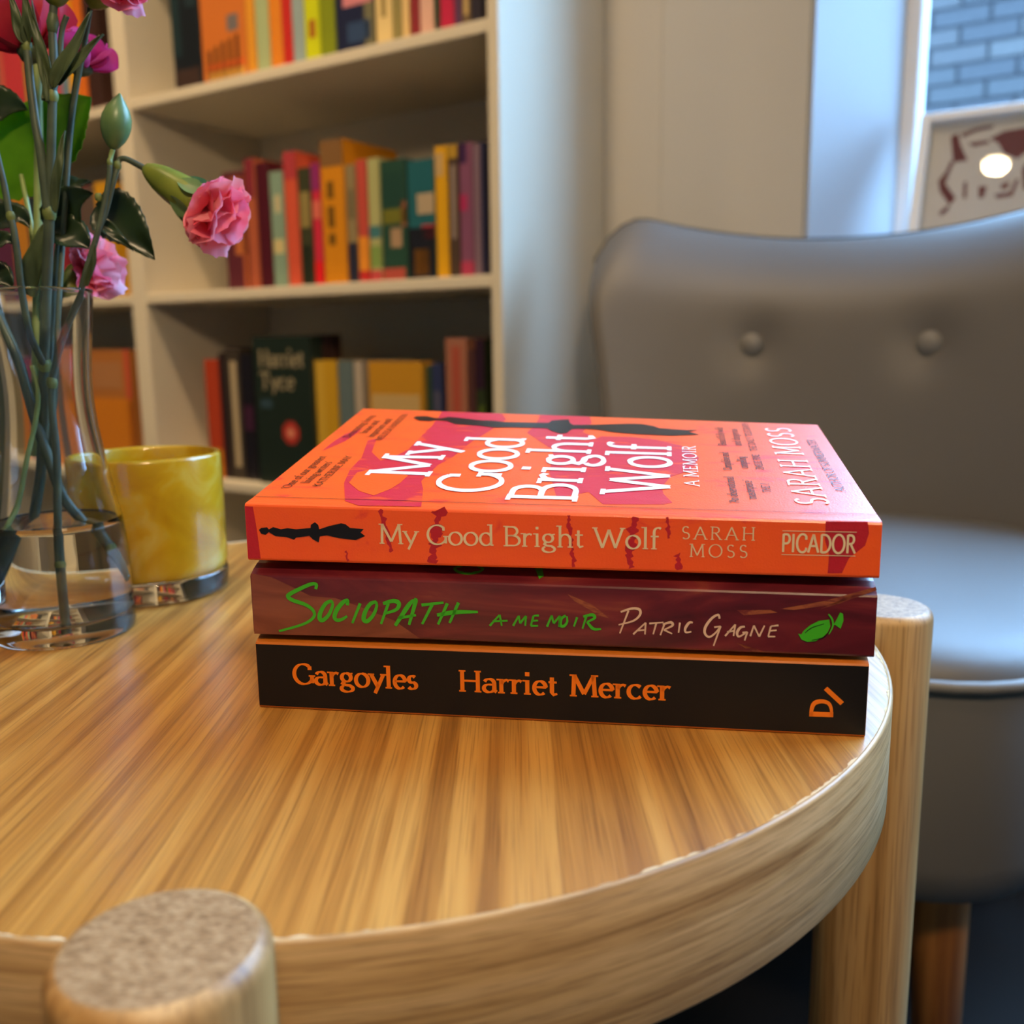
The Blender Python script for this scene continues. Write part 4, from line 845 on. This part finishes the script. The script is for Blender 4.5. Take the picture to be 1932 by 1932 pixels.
def stem(parent, pts, r0, r1=None, name='stem', m='stem', n=8):
    P = spline([at(*p) - parent.location for p in pts], n); k = len(P); r1 = r1 or r0
    return fixn(MB().tube(P, [lin(r0, r1, i/(k-1)) for i in range(k)], 10).build(name, M[m], parent))
def node(parent, p, r, name='node'):
    r *= .84; c = at(*p) - parent.location; o = MB().lathe([(r * .75, -r * 1.1), (r * .95, -r * .6), (r * 1.05, 0), (r * .95, r * .6), (r * .75, r * 1.1)], c, 12).build(name, M['node'], parent); return o
def leaf(parent, mid, width, m='leaf', name='leaf', fold=.25, serr=0.0, nrm=(0, -1, .25), shape=.55, thick=.00035, curl=0):
    """leaf blade along a midrib given as (x, y, Y) points; width in metres at its broadest"""
    P = spline([at(*p) - parent.location for p in mid], 11); k = len(P); nr = Vector(nrm).normalized(); NX = 6; vs = []
    for side in (0, 1):
        for i, p in enumerate(P):
            t = i / (k - 1); d = (P[min(i+1, k-1)] - P[max(i-1, 0)]).normalized(); sd = d.cross(nr).normalized(); up = sd.cross(d).normalized()
            w = width / 2 * max(.015, (math.sin(math.pi * t ** shape)) ** 1.05)
            if serr: w *= 1 + serr * (1.4 if i % 3 == 0 else -.6)
            for j in range(NX + 1):
                a = -1 + 2 * j / NX
                vs.append(p + sd * (a * w) + up * (abs(a) * w * fold + curl * w * a * a - .0006 * math.sin(9 * t + 3 * a) - side * thick))
    W_ = NX + 1; S_ = k * W_; fs = []
    for i in range(k - 1):
        for j in range(NX):
            q = i * W_ + j; fs.append((q, q+1, q+W_+1, q+W_)); fs.append((S_+q, S_+q+W_, S_+q+W_+1, S_+q+1))
    for i in range(k - 1):
        for j in (0, NX): q = i * W_ + j; fs.append((q, q+W_, S_+q+W_, S_+q))
    o = MB().add(vs, fs, True).build(name, M[m], parent); return o
def frame_of(ax):
    ax = Vector(ax).normalized(); e1 = ax.orthogonal().normalized(); return ax, e1, ax.cross(e1)
def petal(parent, c, ax, phi, th0, th1, ln, wd, m, ruffle=.12, notch=.06, base=0.0, seed=0, nu=14, nv=9, name='petal', curl=0.0):
    rnd = random.Random(seed); ax, e1, e2 = frame_of(ax); d = e1 * math.cos(phi) + e2 * math.sin(phi); sd = ax.cross(d)
    k1, k2, p1, p2 = rnd.uniform(4, 6), rnd.uniform(8, 11), rnd.uniform(0, 6), rnd.uniform(0, 6)
    vs = []; pos = Vector(c) + d * base; rows = [pos.copy()]; nr = []
    for j in range(nv + 1):
        t = j / nv; a = lin(th0, th1, t) + curl * t * t; dr = ax * math.cos(a) + d * math.sin(a); nn = d * math.cos(a) - ax * math.sin(a)
        if j: pos = pos + dr * (ln / nv)
        w = wd / 2 * (.22 + .78 * math.sin(min(1, t * 1.12) * math.pi / 2) ** .9)
        for i in range(nu + 1):
            x = -1 + 2 * i / nu
            f = ruffle * ln * t * t * (math.sin(k1 * x + p1) * .65 + math.sin(k2 * x + p2) * .35)
            e = ln * (-.34 * abs(x) ** 2.6 * t + (notch * math.sin(15 * x + p1) if j == nv else 0))
            vs.append(pos + sd * (x * w) + nn * f + dr * e + (-nn) * (x * x) * w * -.28)
    W_ = nu + 1; fs = [(j*W_+i, j*W_+i+1, (j+1)*W_+i+1, (j+1)*W_+i) for j in range(nv) for i in range(nu)]
    return MB().add(vs, fs, True).build(name, M[m], parent)
def bulb(parent, p0, p1, prof, m, name, n=16):
    """solid of revolution between two pixel points, prof = (fraction, radius)"""
    a, b = at(*p0) - parent.location, at(*p1) - parent.location; ax, e1, e2 = frame_of(b - a); L_ = (b - a).length; vs = []
    for t, r in prof:
        for i in range(n): q = 2*math.pi*i/n; vs.append(a + ax * (t * L_) + (e1 * math.cos(q) + e2 * math.sin(q)) * r)
    k = len(prof); fs = [(j*n+i, j*n+(i+1) % n, (j+1)*n+(i+1) % n, (j+1)*n+i) for j in range(k-1) for i in range(n)] + [tuple(range(n))[::-1], tuple(range((k-1)*n, k*n))]
    return fixn(MB().add(vs, fs, True).build(name, M[m], parent)), a, b, ax
def carnation(cal, c, ax, R, seed, mats=('pink', 'pink', 'paler'), layers=((6, 1.55, 2.15), (7, 1.05, 1.55), (6, .6, 1.0), (5, .2, .5)), ruf=.11):
    rnd = random.Random(seed); q = 0
    for li, (n, a0, a1) in enumerate(layers):
        for k in range(n):
            q += 1; ph = 2*math.pi*(k + rnd.uniform(-.25, .25) + li*.37)/n
            petal(cal, c, ax, ph, .05, rnd.uniform(a0, a1), R * rnd.uniform(.95, 1.2) * (1 - .06*li), R * rnd.uniform(.95, 1.25), rnd.choice(mats), ruf, .022, R*.02*li, seed*100 + q)

G = 'flower stems in the glass vase'
VB = Vector((VX, VY, TZ))
def flower(name, label): o = thing(name, label, 'flower', G, VB); return o
# --- pink carnation with a green bud, nodding to the right
f1 = flower('carnation', 'pink carnation nodding to the right beside a closed green bud')
stem(f1, [(125, 1190, .388), (113, 1062, .390), (109, 985, .392), (107, 860, .395), (99, 780, .397), (98, 725, .398), (106, 680, .398), (124, 620, .397), (150, 555, .396), (163, 510, .396), (184, 440, .397), (196, 390, .398), (206, 335, .399), (207, 312, .399)], .00175, .00105)
node(f1, (98, 722, .398), .0025); node(f1, (113, 1062, .390), .0022); node(f1, (186, 372, .398), .0016)
stem(f1, [(184, 440, .3975), (200, 400, .399), (214, 345, .400), (222, 318, .401)], .0010, .0010)
node(f1, (222, 312, .401), .0017); node(f1, (207, 306, .399), .0014)
bud, a, b, ax = bulb(f1, (213, 282, .3995), (226, 176, .4000), [(0, .0008), (.05, .0024), (.18, .0043), (.30, .0053), (.42, .0058), (.58, .0056), (.74, .0043), (.88, .0023), (.96, .0009), (1, .0003)], 'bud', 'bud')
stem(f1, [(207, 306, .399), (210, 292, .3995), (213, 282, .3995)], .0009, .0010, 'peduncle', 'stem_pale', 4)
bulb(bud, (213, 284, .3993), (218, 246, .3993), [(0, .0011), (.2, .0030), (.55, .0050), (.9, .0057), (1, .0059)], 'calyx', 'bud_bract')
stem(f1, [(222, 312, .401), (226, 301, .402), (238, 300, .402), (262, 312, .402), (276, 320, .402)], .0010, .0013, 'peduncle', 'stem', 6)
cal, a, b, ax = bulb(f1, (272, 316, .402), (378, 386, .400), [(0, .0013), (.03, .0024), (.12, .0038), (.28, .0054), (.5, .0066), (.72, .0073), (.9, .0077), (1, .0074)], 'calyx', 'calyx')
petc = at(372, 380, .400) - VB; pax = (at(436, 424, .394) - at(372, 380, .400)).normalized()
for k in range(5):
    d_ = 2*math.pi*k/5; petal(cal, a.lerp(b, .62), ax, d_ + .4, .25, .10, .0115, .0075, 'bud', .01, 0, .0064, 50 + k, 5, 5, 'calyx_tooth')
carnation(cal, petc, pax, .0215, 3, mats=('pink', 'pink', 'paler'), layers=((6, 1.2, 1.75), (5, .75, 1.15), (4, .35, .75), (3, .1, .35)), ruf=.075)
# --- tall central spray with unopened top
f2 = flower('carnation', 'tall grey-green carnation stem with narrow leaves in the middle of the vase')
stem(f2, [(40, 1140, .412), (52, 1040, .411), (66, 960, .409), (77, 890, .407), (81, 790, .405), (83, 690, .403), (87, 560, .401), (91, 470, .400), (93, 400, .399)], .0023, .0021)
node(f2, (84, 688, .403), .0032); node(f2, (93, 402, .399), .0031); node(f2, (99, 180, .397), .0026); node(f2, (51, 88, .398), .0023)
stem(f2, [(93, 400, .399), (96, 300, .398), (99, 180, .397), (101, 110, .397), (99, 60, .397), (101, 15, .397), (106, -40, .397)], .0019, .0015)
stem(f2, [(90, 400, .3985), (78, 296, .397), (67, 232, .397), (57, 155, .3975), (51, 88, .398)], .0019, .0016)
stem(f2, [(84, 690, .402), (60, 640, .397), (48, 590, .394), (38, 528, .392), (33, 479, .391), (25, 429, .391), (18, 404, .391), (8, 350, .391), (-6, 290, .391), (-20, 220, .391)], .0015, .0012); node(f2, (20, 408, .391), .0020)
stem(f2, [(100, 180, .399), (112, 124, .400), (116, 62, .400), (126, 30, .400)], .0011, .0011, m='stem')
leaf(f2, [(104, 402, .397), (110, 330, .396), (115, 285, .396), (123, 246, .396)], .0042, 'blade', fold=.5)
leaf(f2, [(97, 180, .396), (85, 120, .395), (66, 55, .394), (50, -8, .394)], .0050, 'blade', fold=.5)
leaf(f2, [(100, 165, .395), (124, 118, .393), (150, 70, .392), (172, 20, .392)], .0058, 'blade', fold=.5)
leaf(f2, [(108, 160, .396), (135, 128, .395), (165, 95, .394), (195, 64, .394)], .0052, 'blade', fold=.45)
leaf(f2, [(95, 168, .397), (80, 110, .400), (70, 60, .402), (60, 0, .402)], .0040, 'blade', fold=.5)
leaf(f2, [(50, 84, .397), (36, 50, .396), (26, 10, .395), (18, -20, .395)], .0044, 'blade', fold=.5)
leaf(f2, [(52, 84, .397), (53, 50, .395), (50, 10, .394), (48, -20, .394)], .0050, 'blade', fold=.4)
leaf(f2, [(92, 150, .3965), (86, 190, .395), (84, 150, .394), (78, 110, .394)], .0030, 'blade', fold=.4)
leaf(f2, [(163, 540, .396), (172, 510, .395), (178, 482, .394), (181, 458, .394)], .0030, 'blade', fold=.5)
bulb(f2, (99, 66, .397), (100, 20, .397), [(0, .0014), (.2, .0019), (.5, .0023), (.8, .0018), (1, .0012)], 'blade', 'swelling')
bulb(f2, (103, 12, .397), (108, -60, .397), [(0, .0014), (.1, .0034), (.4, .0062), (.7, .0066), (1, .0050)], 'calyx', 'calyx')
# --- diagonal stem crossing the vase
f3 = flower('carnation', 'slanting bare green stem crossing the vase from upper left')
stem(f3, [(238, 1092, .402), (192, 1036, .402), (161, 990, .401), (131, 955, .401), (113, 925, .401), (90, 860, .402), (63, 782, .404), (37, 689, .406), (0, 605, .408), (-50, 500, .410), (-80, 430, .412)], .0022, .0021); node(f3, (192, 1036, .402), .0027)
# --- thin stem on the left
f4 = flower('carnation', 'thin pale stem standing against the left side of the vase')
stem(f4, [(12, 1200, .384), (4, 1140, .384), (6, 1060, .386), (12, 1000, .388), (34, 950, .394), (52, 860, .398), (66, 800, .401), (72, 740, .402), (60, 690, .404)], .0012, .0010, m='stem_pale')
# --- lower pink carnation behind the rim
f5 = flower('carnation', 'pink carnation drooping behind the rim of the vase')
stem(f5, [(90, 850, .412), (88, 760, .412), (92, 680, .412), (104, 610, .416), (120, 555, .424), (138, 522, .432)], .0013, .0012)
cal5, a, b, ax = bulb(f5, (120, 556, .424), (150, 520, .436), [(0, .0016), (.2, .0035), (.6, .0055), (1, .0062)], 'calyx', 'calyx')
carnation(cal5, at(152, 515, .437) - VB, (at(200, 500, .432) - at(150, 515, .437)).normalized(), .0180, 5, mats=('pink', 'paler', 'paler'), layers=((8, 1.2, 1.9), (8, .8, 1.3), (6, .4, .8)))
# --- roses at the top left
def rose(f, c, ax, R, seed, m, calp):
    cal, a, b, x = bulb(f, calp[0], calp[1], [(0, .0020), (.25, .0042), (.6, .0056), (1, .0052)], 'blade', 'receptacle')
    q = 0
    for li, (n, th0, th1, k) in enumerate(((3, .05, -.25, .62), (4, .25, -.15, .85), (5, .55, -.05, 1.0), (5, .85, .25, 1.08))):
        for i in range(n):
            q += 1; petal(cal, c, ax, 2*math.pi*(i + .41*li)/n, th0 + .35, th1, R * 1.5 * k, R * 1.35 * k, m, .03, .0, R * .05 * li, seed*40 + q)
    for i in range(5): petal(cal, c, ax, 2*math.pi*i/5 + .5, 1.15, .05, R * 1.45, R * .42, 'blade', .02, 0, R * .10, seed*90 + i, 5, 7, 'sepal')
f6 = flower('rose', 'crimson rose at the top left of the bouquet')
stem(f6, [(66, 860, .414), (68, 700, .413), (70, 560, .418), (72, 400, .424), (73, 260, .426), (72, 186, .427), (70, 140, .427), (64, 112, .427)], .0020, .0018, m='stem_pale')
rose(f6, at(58, 92, .427) - VB, (at(38, 20, .427) - at(60, 100, .427)).normalized(), .0150, 11, 'crimson', ((64, 124, .427), (57, 86, .427)))
f7 = flower('rose', 'magenta rosebud behind the upright carnation leaves')
stem(f7, [(85, 860, .410), (92, 720, .410), (100, 600, .416), (112, 440, .424), (126, 300, .430), (138, 200, .433), (146, 140, .434)], .0016, .0014)
rose(f7, at(152, 122, .434) - VB, (at(178, 52, .432) - at(150, 124, .434)).normalized(), .0098, 17, 'magenta', ((145, 142, .434), (153, 116, .434)))
f8 = flower('carnation', 'pale pink carnation at the upper edge, above the magenta rosebud')
stem(f8, [(96, 860, .404), (106, 700, .405), (112, 560, .410), (122, 400, .414), (136, 220, .416), (158, 90, .414), (170, 14, .411)], .0012, .0011)
cal8, a, b, ax = bulb(f8, (170, 14, .411), (187, -20, .409), [(0, .0016), (.2, .0038), (.6, .0060), (1, .0070)], 'calyx', 'calyx')
carnation(cal8, at(190, -14, .408) - VB, (at(214, -70, .402) - at(186, -10, .408)).normalized(), .0215, 8, mats=('paler', 'paler', 'pink'), layers=((8, 2.2, 2.75), (8, 1.5, 2.1), (6, .8, 1.3)))
# --- rose leaves
f9 = flower('rose_foliage', 'spray of serrated rose leaves between the stems')
f9['category'] = 'foliage'
stem(f9, [(74, 860, .416), (76, 700, .416), (66, 540, .420), (60, 440, .424), (50, 380, .428), (40, 330, .432)], .0014, .0010, m='stem_pale')
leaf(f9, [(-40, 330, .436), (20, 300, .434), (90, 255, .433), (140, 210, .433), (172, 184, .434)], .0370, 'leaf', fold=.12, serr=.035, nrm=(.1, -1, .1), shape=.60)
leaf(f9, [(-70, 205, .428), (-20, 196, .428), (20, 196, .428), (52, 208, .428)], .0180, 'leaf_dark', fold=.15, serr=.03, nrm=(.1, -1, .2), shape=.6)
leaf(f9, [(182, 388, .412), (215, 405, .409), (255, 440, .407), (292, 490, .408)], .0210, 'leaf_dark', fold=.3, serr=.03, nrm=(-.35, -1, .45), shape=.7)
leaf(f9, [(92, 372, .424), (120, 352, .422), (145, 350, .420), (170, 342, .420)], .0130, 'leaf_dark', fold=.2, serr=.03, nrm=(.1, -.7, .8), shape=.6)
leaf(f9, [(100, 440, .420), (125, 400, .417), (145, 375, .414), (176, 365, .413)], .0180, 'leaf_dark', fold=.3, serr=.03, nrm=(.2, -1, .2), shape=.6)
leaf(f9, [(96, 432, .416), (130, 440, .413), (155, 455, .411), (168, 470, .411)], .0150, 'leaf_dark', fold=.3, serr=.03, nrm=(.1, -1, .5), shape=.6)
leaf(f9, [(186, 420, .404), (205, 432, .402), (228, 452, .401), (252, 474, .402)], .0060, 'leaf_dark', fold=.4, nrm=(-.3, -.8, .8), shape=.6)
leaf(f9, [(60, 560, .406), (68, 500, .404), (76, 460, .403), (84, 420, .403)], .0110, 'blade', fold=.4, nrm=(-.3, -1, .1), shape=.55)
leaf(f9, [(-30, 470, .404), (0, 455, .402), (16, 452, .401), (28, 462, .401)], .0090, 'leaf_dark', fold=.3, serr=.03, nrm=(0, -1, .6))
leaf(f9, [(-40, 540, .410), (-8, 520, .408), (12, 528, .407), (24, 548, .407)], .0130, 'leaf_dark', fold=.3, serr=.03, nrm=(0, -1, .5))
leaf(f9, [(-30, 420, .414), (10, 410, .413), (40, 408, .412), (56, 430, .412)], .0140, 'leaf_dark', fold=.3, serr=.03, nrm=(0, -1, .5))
# pale printed names on the dark green book standing face out
gb = low_objs['dark green face out']; gc = [c for c in gb.children if c.name.startswith('cover') and 'print' not in c.name][0]
gw_ = max(v.co.x for v in gc.data.vertices); gh_ = max(v.co.z for v in gc.data.vertices); pale = plain('faded_cream_print', srgb('#8a8068'), .5, .3)
for txt, z, wd in (('Harriet', .80, .80), ('Tyce', .65, .62)):
    lettering('title_lettering', text_strokes(txt, gh_ * .11, gw_ * .10, gh_ * z, gw_ * wd, .2, .09), lambda x, z_: (x, -.0006, z_), pale, gb)
for r_, c_ in ((.075, '#a8322a'), (.034, '#d08068')):
    patch('cover_print', [(gw_ * .61 + gh_ * r_ * math.cos(q * math.pi / 8) * (1 + .12 * (q % 2)), gh_ * .36 + gh_ * r_ * math.sin(q * math.pi / 8) * (1 + .12 * (q % 2))) for q in range(16)], lambda x, z_, k=r_: (x, -.0005 - .0003 * (k < .05), z_), print_mat(c_), gb)
